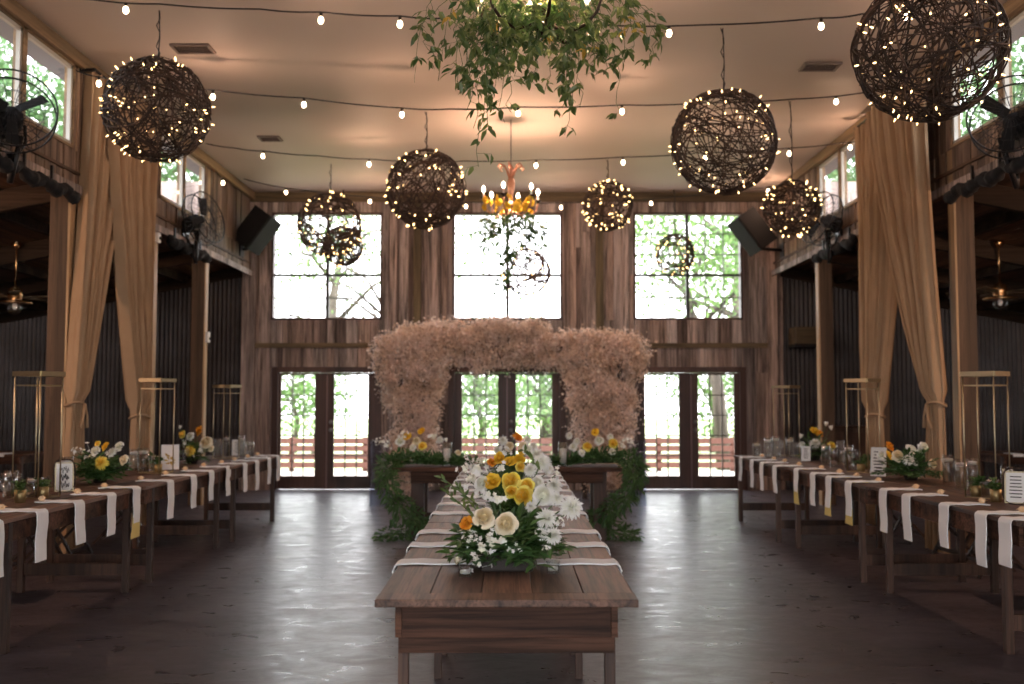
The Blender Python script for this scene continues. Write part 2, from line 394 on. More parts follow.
for px, w in ((251, .22), (394, .12), (445, .10), (572, .12), (625, .10), (752, .18), (770, .16)):
    X = at(px, 260, WALL).x; mb.bx(X - w / 2, X + w / 2, WALL - .11, WALL - .03, .0 if px < 260 or px > 760 else NZ + .04, CEIL - .18)
struct(mb, 'trim_4', M['barn'])
# corrugated end walls of the two aisles and the outer walls
def corrugated(name, a, b, zf, axis):
    n = int(abs(b - a) / .076 * 8); mb = MB(); vs = []; fs = []
    for i in range(n + 1):
        t = a + (b - a) * i / n; h = .014 * math.sin(2 * PI * i / 8)
        for z in (0, zf(t)): vs.append((t, WALL - .03 + h, z) if axis == 'X' else (h, t, z))
    for i in range(n): fs.append((2 * i, 2 * i + 2, 2 * i + 3, 2 * i + 1))
    return mb.add(vs, fs)
for nm, a, b in (('wall_back_left_aisle', -OUT, -NAVE - .1), ('wall_back_right_aisle', NAVE + .1, OUT)):
    struct(corrugated(nm, a, b, roof_z, 'X'), nm, M['corr'])
for nm, sx in (('wall_left', -1), ('wall_right', 1)):
    mb = corrugated(nm, FRONT, WALL, lambda t: roof_z(OUT) + .02, 'Y'); mb.v = [(x + sx * OUT, y, z) for x, y, z in mb.v]
    struct(mb, nm, M['corr'])
    # aisle roof of boards running lengthwise, purlins and rafters
    mb = MB(); x = NAVE - .05; k = 0
    while x < OUT:
        nx = min(x + .19, OUT + .1); y = FRONT
        while y < WALL:
            ny = min(y + rnd.uniform(2.2, 4.2), WALL)
            za, zb = roof_z(x), roof_z(nx); P = [(sx * x, y, za), (sx * nx, y, zb), (sx * nx, ny - .004, zb), (sx * x, ny - .004, za)]
            mb.add(P + [(p[0], p[1], p[2] + .03) for p in P], [(0, 1, 2, 3), (7, 6, 5, 4), (0, 4, 5, 1), (1, 5, 6, 2), (2, 6, 7, 3), (3, 7, 4, 0)])
            y = ny
        x = nx + .004
    struct(mb, 'ceiling_left_aisle' if sx < 0 else 'ceiling_right_aisle', M['roofwood'])
    mb = MB()
    for y in (-2.0, .5, 3.6, 5.9, 8.1, 10.12, 12.52, 14.66): mb.bar((sx * NAVE, y + .1, roof_z(NAVE) - .12), (sx * OUT, y + .1, roof_z(OUT) - .12), .09, .22)
    struct(mb, 'trim_5' if sx < 0 else 'trim_6', M['rafter'])
    mb = MB()
    for x in (5.6, 6.8, 8.0): mb.bx(sx * x - .04, sx * x + .04, FRONT, WALL - .05, roof_z(x) - .13, roof_z(x) - .01)
    mb.bar((sx * (NAVE + .1), WALL - .1, roof_z(NAVE) - .12), (sx * OUT, WALL - .1, roof_z(OUT) - .12), .10, .16)
    struct(mb, 'trim_7' if sx < 0 else 'trim_8', M['rafter'])
    # clerestory wall: board apron, window openings between posts, solid boards elsewhere
    wins = [(-.6, 1.5), (3.75, 5.8), (8.0, 10.1), (12.62, 14.52)]
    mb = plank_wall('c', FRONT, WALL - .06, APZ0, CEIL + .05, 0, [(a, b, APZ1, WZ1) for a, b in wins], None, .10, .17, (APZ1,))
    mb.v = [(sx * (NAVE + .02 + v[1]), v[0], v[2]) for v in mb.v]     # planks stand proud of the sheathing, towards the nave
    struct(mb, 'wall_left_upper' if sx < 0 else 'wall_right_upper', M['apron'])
    mb = MB(); X0, X1 = sx * (NAVE + .02), sx * (NAVE + .055)
    mb.bx(X0, X1, FRONT, WALL, APZ0, APZ1); mb.bx(X0, X1, FRONT, WALL, WZ1, CEIL + .2)
    ys = [FRONT] + [v for w in wins for v in w] + [WALL]
    for a, b in zip(ys[::2], ys[1::2]): mb.bx(X0, X1, a, b, APZ1, WZ1)
    struct(mb, 'wall_left_upper_sheathing' if sx < 0 else 'wall_right_upper_sheathing', M['barn'])
    mb = MB(); mb.bx(sx * (NAVE - .05), sx * (NAVE - .1), FRONT, WALL - .1, CEIL - .14, CEIL - .01)
    struct(mb, 'trim_9' if sx < 0 else 'trim_10', M['paley'])
    mb = MB(); mb.bx(sx * (NAVE - .06), sx * (NAVE - .09), 5.9, WALL - .1, APZ0 - .06, APZ0 + .03)
    struct(mb, 'trim_11' if sx < 0 else 'trim_12', M['barn'])
    mb = MB().bx(sx * (NAVE + .06), sx * (NAVE + .42), FRONT, WALL, CEIL - .06, CEIL + .02)
    struct(mb, 'trim_13' if sx < 0 else 'trim_14', M['soffit'])
    for i, (a, b) in enumerate(wins):
        w = bpy.data.objects.new('window_%d' % (4 + i + (4 if sx > 0 else 0)), None); COL.objects.link(w); tag(w, kind='structure')
        w.location = (sx * NAVE, (a + b) / 2, APZ1)
        f = MB(); t = .028; xa, xb = sx * (NAVE - .045), sx * (NAVE + .055)
        f.bx(xa, xb, a, b, APZ1, APZ1 + t); f.bx(xa, xb, a, b, WZ1 - t, WZ1); f.bx(xa, xb, a, a + t, APZ1, WZ1); f.bx(xa, xb, b - t, b, APZ1, WZ1)
        c = (a + b) / 2; f.bx(xa, xb, c - .035, c + .035, APZ1, WZ1)
        f.build('window_frame', M['paley'], w)
        f = MB(); xa, xb = sx * (NAVE - .03), sx * (NAVE + .01)
        for p, q in ((a + t, c - .035), (c + .035, b - t)):
            s_ = .035; z0, z1 = APZ1 + t, WZ1 - t
            f.bx(xa, xb, p, q, z0, z0 + s_); f.bx(xa, xb, p, q, z1 - s_, z1); f.bx(xa, xb, p, p + s_, z0, z1); f.bx(xa, xb, q - s_, q, z0, z1)
        f.build('sash', M['win'], w)
        MB().bx(sx * (NAVE - .012), sx * (NAVE - .006), a + t, b - t, APZ1 + t, WZ1 - t).build('pane', M['pane'], w)
# wall behind the camera with a wide open barn doorway
mb = MB(); dw, dh = 3.2, 4.0
mb.bx(-OUT, -dw, FRONT - .15, FRONT, 0, CEIL + .1); mb.bx(dw, OUT, FRONT - .15, FRONT, 0, CEIL + .1); mb.bx(-dw, dw, FRONT - .15, FRONT, dh, CEIL + .1)
struct(mb, 'wall_front', M['barn'])
# far upper windows
for i, (a, b) in enumerate(WX):
    w = bpy.data.objects.new('window_%d' % (i + 1), None); COL.objects.link(w); tag(w, kind='structure'); w.location = ((a + b) / 2, WALL, WZ0)
    ya, yb = WALL - .055, WALL + .10; t = .035; c = (a + b) / 2; zc = at(500, 275, WALL).z
    f = MB(); f.bx(a, b, ya, yb, WZ0, WZ0 + t); f.bx(a, b, ya, yb, WZ - t, WZ); f.bx(a, a + t, ya, yb, WZ0, WZ); f.bx(b - t, b, ya, yb, WZ0, WZ)
    f.build('window_frame', M['doorwood'], w)
    f = MB(); f.bx(c - .028, c + .028, WALL + .01, WALL + .07, WZ0, WZ); f.bx(a, b, WALL + .01, WALL + .07, zc - .022, zc + .022)
    f.build('mullion', M['mull'], w)
    f = MB()
    for p, q in ((a, c), (c, b)):
        for k in (1, 2): x = p + (q - p) * k / 3; f.bx(x - .009, x + .009, WALL + .03, WALL + .05, WZ0, WZ)
    for z in ((WZ0 + zc) / 2, zc + (WZ - zc) / 3, zc + (WZ - zc) * 2 / 3): f.bx(a, b, WALL + .03, WALL + .05, z - .009, z + .009)
    f.build('muntin_grid', M['mullthin'], w)
    MB().bx(a, b, WALL + .036, WALL + .042, WZ0, WZ).build('pane', M['pane'], w)
# far double doors
GX = [((281, 315), (334, 368)), ((462, 498), (516, 552)), ((645, 679), (698, 734))]
for i, (a, b) in enumerate(DX):
    d = bpy.data.objects.new('door_%d' % (i + 1), None); COL.objects.link(d); tag(d, kind='structure'); d.location = ((a + b) / 2, WALL, 0)
    f = MB(); ya, yb = WALL - .075, WALL + .12
    f.bx(a - .06, a + .045, ya, yb, 0, DZ + .05); f.bx(b - .045, b + .06, ya, yb, 0, DZ + .05); f.bx(a + .045, b - .045, ya, yb, DZ - .045, DZ + .05)
    f.build('door_frame', M['doorwood'], d)
    c = (a + b) / 2; gz0, gz1 = at(500, 476, WALL).z, at(500, 375, WALL).z
    for j, (p0, p1) in enumerate(GX[i]):
        xa, xb = ((a + .047, c - .002), (c + .002, b - .047))[j]; g0, g1 = at(p0, 400, WALL).x, at(p1, 400, WALL).x
        f = MB(); ya, yb = WALL, WALL + .045
        f.bx(xa, g0, ya, yb, .015, DZ - .05); f.bx(g1, xb, ya, yb, .015, DZ - .05); f.bx(g0, g1, ya, yb, .015, gz0); f.bx(g0, g1, ya, yb, gz1, DZ - .05)
        lf = f.build('door_leaf', M['doorwood'], d)
        f = MB()
        for k in (1, 2): x = g0 + (g1 - g0) * k / 3; f.bx(x - .010, x + .010, WALL + .012, WALL + .03, gz0, gz1)
        for k in range(1, 5): z = gz0 + (gz1 - gz0) * k / 5; f.bx(g0, g1, WALL + .012, WALL + .03, z - .010, z + .010)
        f.build('muntin_grid', M['mullthin'], lf)
        MB().bx(g0, g1, WALL + .018, WALL + .023, gz0, gz1).build('pane', M['pane'], lf)
    f = MB(); X = c + .07
    for z in (at(500, 422, WALL).z, at(500, 430, WALL).z): f.lathe([(.0001, -.05), (.03, -.045), (.032, -.02), (.012, -.01), (.035, 0), (.035, .004)], 12, (X, WALL - .0, z), Matrix.Rotation(-PI / 2, 3, 'X'))
    f.build('door_handle', M['steel'], d, True)
    MB().bx(c - .012, c + .012, WALL - .012, WALL, .02, DZ - .1).build('astragal', plain('door_strip', (.20, .12, .11), .4), d)
LAMPS = []; SKY = 2.25; SUN = 2.0; EXPO = 1.85
# ------------------------------------------------------------------ timber posts
SIDE = {-1: 'left', 1: 'right'}
for sx in (-1, 1):
    for k, (y, nm) in enumerate(((10.12, 'nearest'), (12.52, 'middle'), (14.66, 'farthest'))):
        t = thing('timber_post', (sx * (NAVE + .095), y + .095, 0), ['squared timber post carrying the %s clerestory, at the near edge of the drapes', 'squared timber post beneath the %s clerestory, at the far edge of the drapes', 'plain squared timber post beneath the %s clerestory, nearest the far wall'][k] % SIDE[sx], 'post', 'timber posts')
        MB().bx(sx * NAVE, sx * (NAVE + .19), y, y + .19, 0, APZ0).build('post_shaft', M['post'], t, bevel=.004)
        MB().bx(sx * (NAVE - .022), sx * (NAVE - .001), y - .01, y + .12, 0, CEIL - .16).build('trim_board', M['pale'], t)
# ------------------------------------------------------------------ drapes
def panel(name, sx, top, tie, bot, X, seed, parent, ztie=1.5, folds=13):
    r = random.Random(seed); ph = [r.uniform(0, 6.28) for _ in range(4)]; nu, nv = 156, 46; vs = []; fs = []; zt, zb = 4.98, .02
    for j in range(nv + 1):
        z = zt + (zb - zt) * j / nv
        if z > ztie: k = ((zt - z) / (zt - ztie)); k = k ** 1.35; y0 = top[0] + (tie[0] - top[0]) * k; y1 = top[1] + (tie[1] - top[1]) * k
        else: k = (ztie - z) / (ztie - zb); k = k ** .6; y0 = tie[0] + (bot[0] - tie[0]) * k; y1 = tie[1] + (bot[1] - tie[1]) * k
        wd = y1 - y0; amp = .095 if z > ztie + .1 else .05
        for i in range(nu + 1):
            u = i / nu; uu = u + .005 * math.sin(2.2 * z + ph[0]) * math.sin(PI * u) * min(wd, 1)
            x = amp * (1.5 * abs(math.sin(PI * folds * uu + ph[1] + .25 * math.sin(z * .5 + ph[2]))) ** .8 - .9 + .35 * math.sin(2 * PI * folds * 1.7 * uu + ph[3]))
            vs.append((sx * (X + x), y0 + wd * u, z))
    for j in range(nv):
        for i in range(nu): a = j * (nu + 1) + i; fs.append((a, a + 1, a + nu + 2, a + nu + 1))
    return MB().add(vs, fs).build(name, M['drape'], parent, True)
for sx in (-1, 1):
    lab = SIDE[sx]
    XA, XB = (4.43, 4.30) if sx < 0 else (4.30, 4.43)
    t = thing('drape', (sx * XA, 10.2, 0), 'tan gathered drape tied back to the nearer %s post' % lab, 'curtain', 'tan drapes')
    panel('drape_panel', sx, (10.28, 11.3 if sx < 0 else 11.75), (10.0, 10.24), (9.95, 10.34), XA, 3 + sx, t)
    MB().tube([(sx * (XA + .085 * math.cos(a)), 10.12 + .14 * math.sin(a), 1.5 + .02 * math.sin(2 * a)) for a in [2 * PI * i / 16 for i in range(16)]], .016, 6, closed=True).build('tieback', M['drape'], t, True)
    mb = MB()
    for d in (-.06, .03): mb.tube([(sx * (XA - .1), 10.1, 1.5), (sx * (XA - .12), 10.1 + d, 1.38), (sx * (XA - .11), 10.1 + d * 1.6, 1.26)], [.018, .012, .02], 6)
    mb.build('tieback_bow', M['drape'], t, True)
    t = thing('drape', (sx * XB, 11.9, 0), 'tan gathered drape tied back to the middle %s post, overlapping its neighbour at the top' % lab, 'curtain', 'tan drapes')
    panel('drape_panel', sx, (10.45 if sx < 0 else 11.1, 11.78 if sx < 0 else 12.42), (11.35, 11.72) if sx < 0 else (12.0, 12.35), (11.3, 11.8) if sx < 0 else (11.95, 12.42), XB, 11 + sx, t, 1.35)
    yb = 11.54 if sx < 0 else 12.18
    MB().tube([(sx * (XB + .085 * math.cos(a)), yb + .22 * math.sin(a), 1.35 + .02 * math.sin(2 * a)) for a in [2 * PI * i / 16 for i in range(16)]], .016, 6, closed=True).build('tieback', M['drape'], t, True)
    t = thing('drape_rail', (sx * 4.36, 11.3, 4.98), 'thin dark rail carrying the %s pair of tan drapes' % lab, 'curtain rail')
    MB().tube([(sx * 4.36, 10.2, 4.985), (sx * 4.36, 12.5, 4.985)], .014, 8).build('rail_tube', M['blackmetal'], t, True)
    mb = MB()
    for y in (10.23, 12.48): mb.bx(sx * 4.35, sx * 4.53, y - .012, y + .012, 4.97, 5.0)
    mb.build('rail_bracket', M['blackmetal'], t)
    # rolled black covers slung beneath the clerestory
    for k, (a, b) in enumerate(((6.6, 10.0), (12.8, 14.5))):
        t = thing('rolled_cover', (sx * 4.43, (a + b) / 2, 3.6), 'scalloped roll of black cloth slung under the %s %s clerestory boards' % (('nearer', 'farther')[k], lab), 'rolled cloth', 'rolled black cloths')
        r = random.Random(k + sx); pts = []; rs = []; y = a; i = 0
        while y <= b: pts.append((sx * (4.44 - .02 * math.sin(i * 2.3)), y, 3.67 - .07 * abs(math.sin(i * .31)) - r.uniform(0, .03))); rs.append(.03 + .04 * abs(math.sin(i * .31)) * r.uniform(.4, 1.1) + r.uniform(0, .016)); y += .045; i += 1
        MB().tube(pts, rs, 8).build('cloth_roll', M['cloth'], t, True)
        mb = MB(); y = a + .2
        while y < b: mb.bx(sx * 4.44 - .012, sx * 4.44 + .012, y - .012, y + .012, 3.6, 3.8); y += .54
        mb.build('strap', M['blackmetal'], t)
# ------------------------------------------------------------------ small fixtures on posts
for sx, px, py, Y, lab in ((-1, 152, 236, 12.52, 'small white sensor box on the middle left post'), (1, 869, 237, 12.52, 'small white sensor box on the middle right post'), (-1, 205, 337, 14.66, 'small white switch box on the farthest left post')):
    z = at(px, py, Y).z; t = thing('sensor_box', (sx * (NAVE - .04), Y + .05, z), lab, 'sensor')
    MB().bx(sx * (NAVE - .07), sx * (NAVE - .022), Y - .0, Y + .10, z - .08, z + .08).build('housing', M['white'], t, bevel=.01)
    MB().ball((sx * (NAVE - .08), Y + .05, z - .02), .02).build('lens', M['black'], t, True)
# ------------------------------------------------------------------ ceiling vents
for px, py, w, lab in ((193, 48, .40, 'brown ceiling vent nearest the left edge of the ceiling'), (270, 138, .30, 'small brown ceiling vent farther back on the left'), (820, 66, .40, 'brown ceiling vent on the right half of the ceiling')):
    b = (342 - py) / F; a = (px - 512) / F; d = Vector((a, CP - SP * b, SP + CP * b)); k = (CEIL - H) / d.z; X, Y = d.x * k, d.y * k
    t = thing('ceiling_vent', (X, Y, CEIL), lab, 'vent', 'ceiling vents')
    z0, z1 = CEIL - .02, CEIL - .001; mb = MB().bx(X - w / 2, X + w / 2, Y - .13, Y - .10, z0, z1).bx(X - w / 2, X + w / 2, Y + .10, Y + .13, z0, z1).bx(X - w / 2, X - w / 2 + .03, Y - .1, Y + .1, z0, z1).bx(X + w / 2 - .03, X + w / 2, Y - .1, Y + .1, z0, z1)
    mb.build('vent_frame', M['vent'], t)
    mb = MB()
    for i in range(7): mb.box((X, Y - .085 + i * .028, CEIL - .012), (w - .05, .022, .004), Matrix.Rotation(.5, 3, 'X'))
    mb.build('louvre', M['vent'], t)
# ------------------------------------------------------------------ loudspeakers
for sx, px, py in ((-1, 256, 230), (1, 753, 231)):
    p = at(px, py, 16.35); t = thing('loudspeaker', p, 'black loudspeaker tilted on a wall arm in the upper %s corner' % SIDE[sx], 'speaker', 'loudspeakers'); t.rotation_euler = (Matrix.Rotation(-sx * R(36), 3, 'Y') @ Matrix.Rotation(-sx * R(78), 3, 'Z')).to_euler()
    me = MB(); w, h, dp = .24, .33, .19
    P = [(-w, -dp, -h), (w, -dp, -h), (w, -dp, h), (-w, -dp, h), (-w * .7, dp, -h), (w * .7, dp, -h), (w * .7, dp, h), (-w * .7, dp, h)]
    me.add(P, [(0, 1, 2, 3), (5, 4, 7, 6), (0, 4, 5, 1), (3, 2, 6, 7), (1, 5, 6, 2), (0, 3, 7, 4)]); m_ = me.mesh('cabinet'); m_.materials.append(M['black']); place('cabinet', m_, (0, 0, 0), t)
    g = MB().box((0, -dp - .008, 0), (.44, .014, .62)).mesh('grille'); g.materials.append(M['black']); place('grille', g, (0, 0, 0), t)
    arm = thing('speaker_bracket', (sx * (NAVE - .05), 16.55, p.z - .3), 'black steel arm holding the %s loudspeaker' % SIDE[sx], 'bracket', 'loudspeaker brackets')
    MB().tube([(sx * (NAVE - .06), 16.5, p.z - .3), (p.x, 16.5, p.z - .26), (p.x, 16.45, p.z - .14)], .028, 8).build('arm_tube', M['blackmetal'], arm, True)
    MB().bx(sx * (NAVE - .05), sx * (NAVE - .025), 16.38, 16.62, p.z - .42, p.z - .18).build('wall_plate', M['blackmetal'], arm)
# ------------------------------------------------------------------ drum fans
def fan_meshes():
    rg = .36; cage = MB()
    for y, rr in ((-.09, rg), (.06, rg), (-.11, rg * .72), (.08, rg * .72), (-.12, rg * .4), (.09, rg * .4)): cage.tube([(rr * math.cos(a), y, rr * math.sin(a)) for a in [2 * PI * i / 36 for i in range(36)]], .0085 if rr == rg else .003, 5, closed=True)
    for i in range(28):
        a = 2 * PI * i / 28; c, s = math.cos(a), math.sin(a)
        cage.tube([(.06 * c, -.125, .06 * s), (rg * .4 * c, -.12, rg * .4 * s), (rg * c, -.09, rg * s), (rg * c, .06, rg * s), (rg * .4 * c, .09, rg * .4 * s), (.06 * c, .095, .06 * s)], .0028, 4)
    bl = MB(); L, wd = .31, .11
    bl.add([(.05, -.02, -wd * .35), (L, -.03, -wd * .5), (L, .03, wd * .5), (.05, .02, wd * .35), (.05, -.012, -wd * .35), (L, -.022, -wd * .5), (L, .038, wd * .5), (.05, .028, wd * .35)], [(0, 1, 2, 3), (7, 6, 5, 4), (0, 4, 5, 1), (1, 5, 6, 2), (2, 6, 7, 3), (3, 7, 4, 0)])
    rx = Matrix.Rotation(PI / 2, 3, 'X')
    mot = MB().lathe([(.0001, -.30), (.08, -.29), (.095, -.25), (.095, -.08), (.05, -.06), (.05, .0), (.0001, .01)], 18, (0, 0, 0), rx)
    yoke = MB().tube([(-.11, .24, 0), (-.12, .24, -.16), (-.05, .24, -.30), (.05, .24, -.30), (.12, .24, -.16), (.11, .24, 0)], .016, 8).tube([(0, .24, -.30), (0, .25, -.56)], .022, 8)
    out = []
    for n, b, m in (('fan_cage', cage, 'blackmetal'), ('fan_blade', bl, 'black'), ('fan_motor', mot, 'black'), ('fan_yoke', yoke, 'blackmetal')): q = b.mesh(n, n != 'fan_blade'); q.materials.append(M[m]); out.append((n, q))
    return dict(out)
FM = fan_meshes()
for sx, px, py, Y, rot, a0, lab in ((-1, 12, 112, 8.55, (R(-12), 0, R(28)), 32, 'black cage fan in front of the nearer left clerestory window'), (1, 1013, 118, 8.6, (R(-12), 0, R(-34)), 140, 'black cage fan in front of the nearer right clerestory window'),
                              (-1, 203, 219, 13.5, (R(-14), 0, R(72)), 80, 'cage fan turned to the nave below the farther left clerestory window'), (1, 822, 219, 13.5, (R(-14), 0, R(-72)), 100, 'cage fan turned to the nave below the farther right clerestory window')):
    p = at(px, py, Y); t = thing('cage_fan', p, lab, 'fan', 'clerestory fans'); t.rotation_euler = rot
    place('fan_cage', FM['fan_cage'], (0, 0, 0), t); place('fan_motor', FM['fan_motor'], (0, 0, 0), t); place('fan_yoke', FM['fan_yoke'], (0, 0, 0), t)
    for k in range(3): place('fan_blade', FM['fan_blade'], (0, -.02, 0), t, (0, -R(a0 + 120 * k), 0))
    b = thing('fan_bracket', (sx * (NAVE - .06), Y + .1, p.z - .45), 'black steel bracket reaching from the %s %s clerestory to its fan' % (('nearer', 'farther')[Y > 10], SIDE[sx]), 'bracket', 'fan brackets')
    Mx = Matrix.Rotation(rot[2], 3, 'Z') @ Matrix.Rotation(rot[0], 3, 'X'); e = p + Mx @ Vector((0, .25, -.56))
    MB().tube([(sx * (NAVE - .05), Y + .12, 3.86), (sx * (NAVE - .22), Y + .12, 3.86), e], .026, 8).build('bracket_arm', M['blackmetal'], b, True)
    MB().bx(sx * (NAVE - .03), sx * (NAVE - .06), Y + .0, Y + .24, 3.78, 3.98).build('wall_plate', M['blackmetal'], b)
# ------------------------------------------------------------------ aisle ceiling fans
for sx, px, py in ((-1, 15, 297), (1, 1000, 293)):
    p = at(px, py, 12.5); zr = roof_z(p.x); t = thing('ceiling_fan', (p.x, p.y, zr), 'brass ceiling fan with glass globe hanging in the %s aisle' % SIDE[sx], 'ceiling fan', 'aisle ceiling fans')
    MB().lathe([(.05, zr), (.07, zr - .03), (.05, zr - .07), (.012, zr - .09), (.012, p.z + .14), (.035, p.z + .13), (.045, p.z + .11)], 16, (p.x, p.y, 0)).build('downrod', M['brass'], t, True)
    MB().lathe([(.04, .12), (.085, .10), (.09, -.02), (.07, -.04), (.2, -.06), (.21, -.08), (.08, -.085)], 20, (p.x, p.y, p.z)).build('motor_housing', M['brass'], t, True)
    MB().ball((p.x, p.y, p.z - .14), .085, 12).build('globe', M['glass'], t, True)
    MB().ball((p.x, p.y, p.z - .12), .03, 8, 1.4).build('lamp_bulb', M['white'], t, True)
    for k in range(5):
        a = R(8 + 72 * k); d = Vector((math.cos(a), math.sin(a), 0)); n = Vector((-d.y, d.x, 0)); c = p + Vector((0, 0, -.0))
        mb = MB().bar(c + d * .07, c + d * .17, .03, .012)
        P = [c + d * .15 - n * .045, c + d * .62 - n * .065, c + d * .62 + n * .065 + Vector((0, 0, .022)), c + d * .15 + n * .045 + Vector((0, 0, .014))]
        mb.add(P + [q + Vector((0, 0, .008)) for q in P], [(0, 1, 2, 3), (7, 6, 5, 4), (0, 4, 5, 1), (1, 5, 6, 2), (2, 6, 7, 3), (3, 7, 4, 0)]); mb.build('fan_blade', M['nailer'], t)
# wall lamps of the aisles that give the orange glow on the roof boards
for sx in (-1, 1):
    for y in (7.6,):
        t = thing('aisle_pendant', (sx * 6.6, y, roof_z(6.6) - .14), 'warm glass aisle pendant lamp under the %s roof, %s' % (SIDE[sx], 'near the caged fan' if y < 10 else 'by the end wall'), 'lamp', 'aisle pendants'); zz = roof_z(6.6) - .14
        MB().lathe([(.04, 0), (.04, -.02), (.008, -.03), (.008, -.22), (.03, -.23), (.03, -.28)], 12, (sx * 6.6, y, zz)).build('pendant_stem', M['iron'], t, True)
        MB().ball((sx * 6.6, y, zz - .33), .045, 10, 1.3).build('lamp_bulb', M['bulb'], t, True)
        LAMPS.append(((sx * 6.6, y - .0, zz - .40), 75))
# ------------------------------------------------------------------ festoon strings
bm_ = MB().lathe([(.0001, -.062), (.012, -.058), (.022, -.045), (.025, -.028), (.02, -.008), (.011, .004)], 12).mesh('bulb', True); bm_.materials.append(M['bulb'])
sm_ = MB().lathe([(.012, -.002), (.015, .006), (.015, .034), (.008, .04), (.0001, .04)], 10).mesh('bulb_socket', True); sm_.materials.append(M['cord'])
def festoon(pts, Y0, Y1, bulbs, label, anchors=()):
    x0, x1 = pts[0][0], pts[-1][0]; Yf = lambda px: Y0 + (Y1 - Y0) * (px - x0) / (x1 - x0)
    W = [at(px, py, Yf(px)) for px, py in pts]
    def zat(px):
        for (a, b), (c, d) in zip(pts, pts[1:]):
            if a <= px <= c: return b + (d - b) * (px - a) / (c - a)
        return pts[-1][1]
    t = thing('festoon_string', W[0], label, 'string light', 'festoon strings')
    P = []
    for i in range(len(W) - 1):
        for k in range(6): q = W[i].lerp(W[i + 1], k / 6); q.z -= .012 * math.sin(PI * k / 6); P.append(q)
    P.append(W[-1]); MB().tube(P, .0075, 6).build('cable', M['cord'], t, True)
    for px in bulbs[1::2]: LAMPS.append((at(px, zat(px), Yf(px)) - Vector((0, 0, .2)), 1.0 if Y0 < 10 else 2.6))
    for px in bulbs:
        q = at(px, zat(px), Yf(px)) - Vector((0, 0, .045)) - W[0]; s = place('bulb_socket', sm_, q, t); place('bulb', bm_, (0, 0, 0), s)
festoon([(20, -12), (96, 0), (160, 4), (260, 9), (320, 12), (400, 16), (450, 18), (520, 22), (600, 25), (700, 25), (821, 18), (862, 14), (940, 4), (1004, -4)], 8.5, 8.5, (126, 321, 400, 504, 591, 669, 821, 905), 'string of round warm bulbs crossing the ceiling nearest the camera')
festoon([(75, 70), (100, 77), (155, 84), (212, 90), (304, 98), (402, 108), (450, 109), (518, 107), (622, 105), (700, 103), (795, 99), (862, 93), (898, 86)], 10.1, 11.3, (99, 213, 304, 402, 518, 622, 836), 'second string of round warm bulbs from the camera, crossing above the middle globes')
festoon([(204, 143), (235, 148), (263, 151), (320, 156), (369, 159), (419, 161), (465, 161), (536, 160), (623, 157), (700, 153), (789, 148), (840, 143), (862, 140)], 13.8, 12.5, (263, 369, 451, 536, 623, 705, 789, 850), 'third string of round warm bulbs, crossing just in front of the far chandelier cord')
festoon([(244, 179), (286, 188), (370, 197), (466, 202), (560, 203), (650, 199), (740, 190), (772, 186)], 16.0, 16.0, (286, 370, 466, 561, 651, 768), 'farthest string of round warm bulbs, running along the top of the far wall')
t = thing('festoon_string', at(212, 172, 14.7), 'short tail of festoon cable with one bulb by the farther left clerestory window', 'string light')
q0 = at(204, 143, 14.6); q1 = at(223, 181, 14.9); MB().tube([q0, q0.lerp(q1, .5) + Vector((-.02, 0, -.05)), q1], .006, 6).build('cable', M['cord'], t, True)
s_ = place('bulb_socket', sm_, q1 - Vector(t.location), t); place('bulb', bm_, (0, 0, 0), s_)
# ------------------------------------------------------------------ grapevine globes
fl_ = MB().lathe([(.0001, -.012), (.005, -.008), (.0055, .002), (.0025, .016), (.0001, .02)], 6).mesh('fairy_light', True); fl_.materials.append(M['fairy'])
fls = MB().lathe([(.0001, -.02), (.007, -.015), (.0085, -.002), (.006, .012), (.0001, .018)], 6).mesh('fairy_light', True); fls.materials.append(M['fairy'])
def globe(px, py, rp, Y, nv, nl, label, top, seed, tw=.006, stray=.25, bias=0):
    r = random.Random(seed); c = at(px, py, Y); rad = rp * (Y * CP + (c.z - H) * SP) / F
    t = thing('grapevine_globe', c, label, 'hanging globe light', 'grapevine globe lights')
    mb = MB()
    for k in range(nv):
        n = Vector((r.gauss(0, 1), r.gauss(0, 1), r.gauss(0, 1))).normalized(); u = n.orthogonal().normalized(); v = n.cross(u)
        off = r.choice((0, 0, r.uniform(-.75, .75))); rr = math.sqrt(1 - off * off); a0 = r.uniform(0, 6.28); arc = r.uniform(.9, 2) * PI if nv > 14 else 2 * PI; m = 26; ph = r.uniform(0, 6.28); P = []
        rl = rad * r.uniform(.95, 1.0)
        for i in range(m + 1):
            a = a0 + arc * i / m; w = .07 * math.sin(3 * a + ph); d = (u * math.cos(a) * rr + v * math.sin(a) * rr + n * (off + w)).normalized()
            P.append(c + d * rl * (1 + .02 * math.sin(5 * a + ph)))
        mb.tube(P, r.uniform(.6, 1.15) * tw, 4, cap=False)
    mb.build('vine_cage', M['vine'], t, True)
    tz = at(top[0], top[1], Y).z if top else CEIL
    P = [c + Vector((0, 0, rad * .98)), c + Vector((.012, 0, rad + (tz - c.z - rad) * .4)), Vector((c.x, c.y, tz))]
    mb = MB().tube(P, .006, 5).tube([p + Vector((.02 * math.sin(i * 2.2), 0, 0)) for i, p in enumerate([P[0].lerp(P[2], k / 8) for k in range(9)])], .005, 5); mb.build('hanging_cord', M['cord'], t, True)
    for k in range(nl):
        d = Vector((r.gauss(0, 1), r.gauss(0, 1), r.gauss(0, 1) + bias)).normalized(); d.normalize()
        o = place('fairy_light', fl_ if Y < 11 else fls, d * rad * r.uniform(.98, 1.05), t, d.to_track_quat('Z', 'Y').to_euler())
    return t
globe(157, 110, 52, 9.0, 85, 95, 'dense dark grapevine globe hanging left, before the tan drapes', (166, 5), 1, .0065)
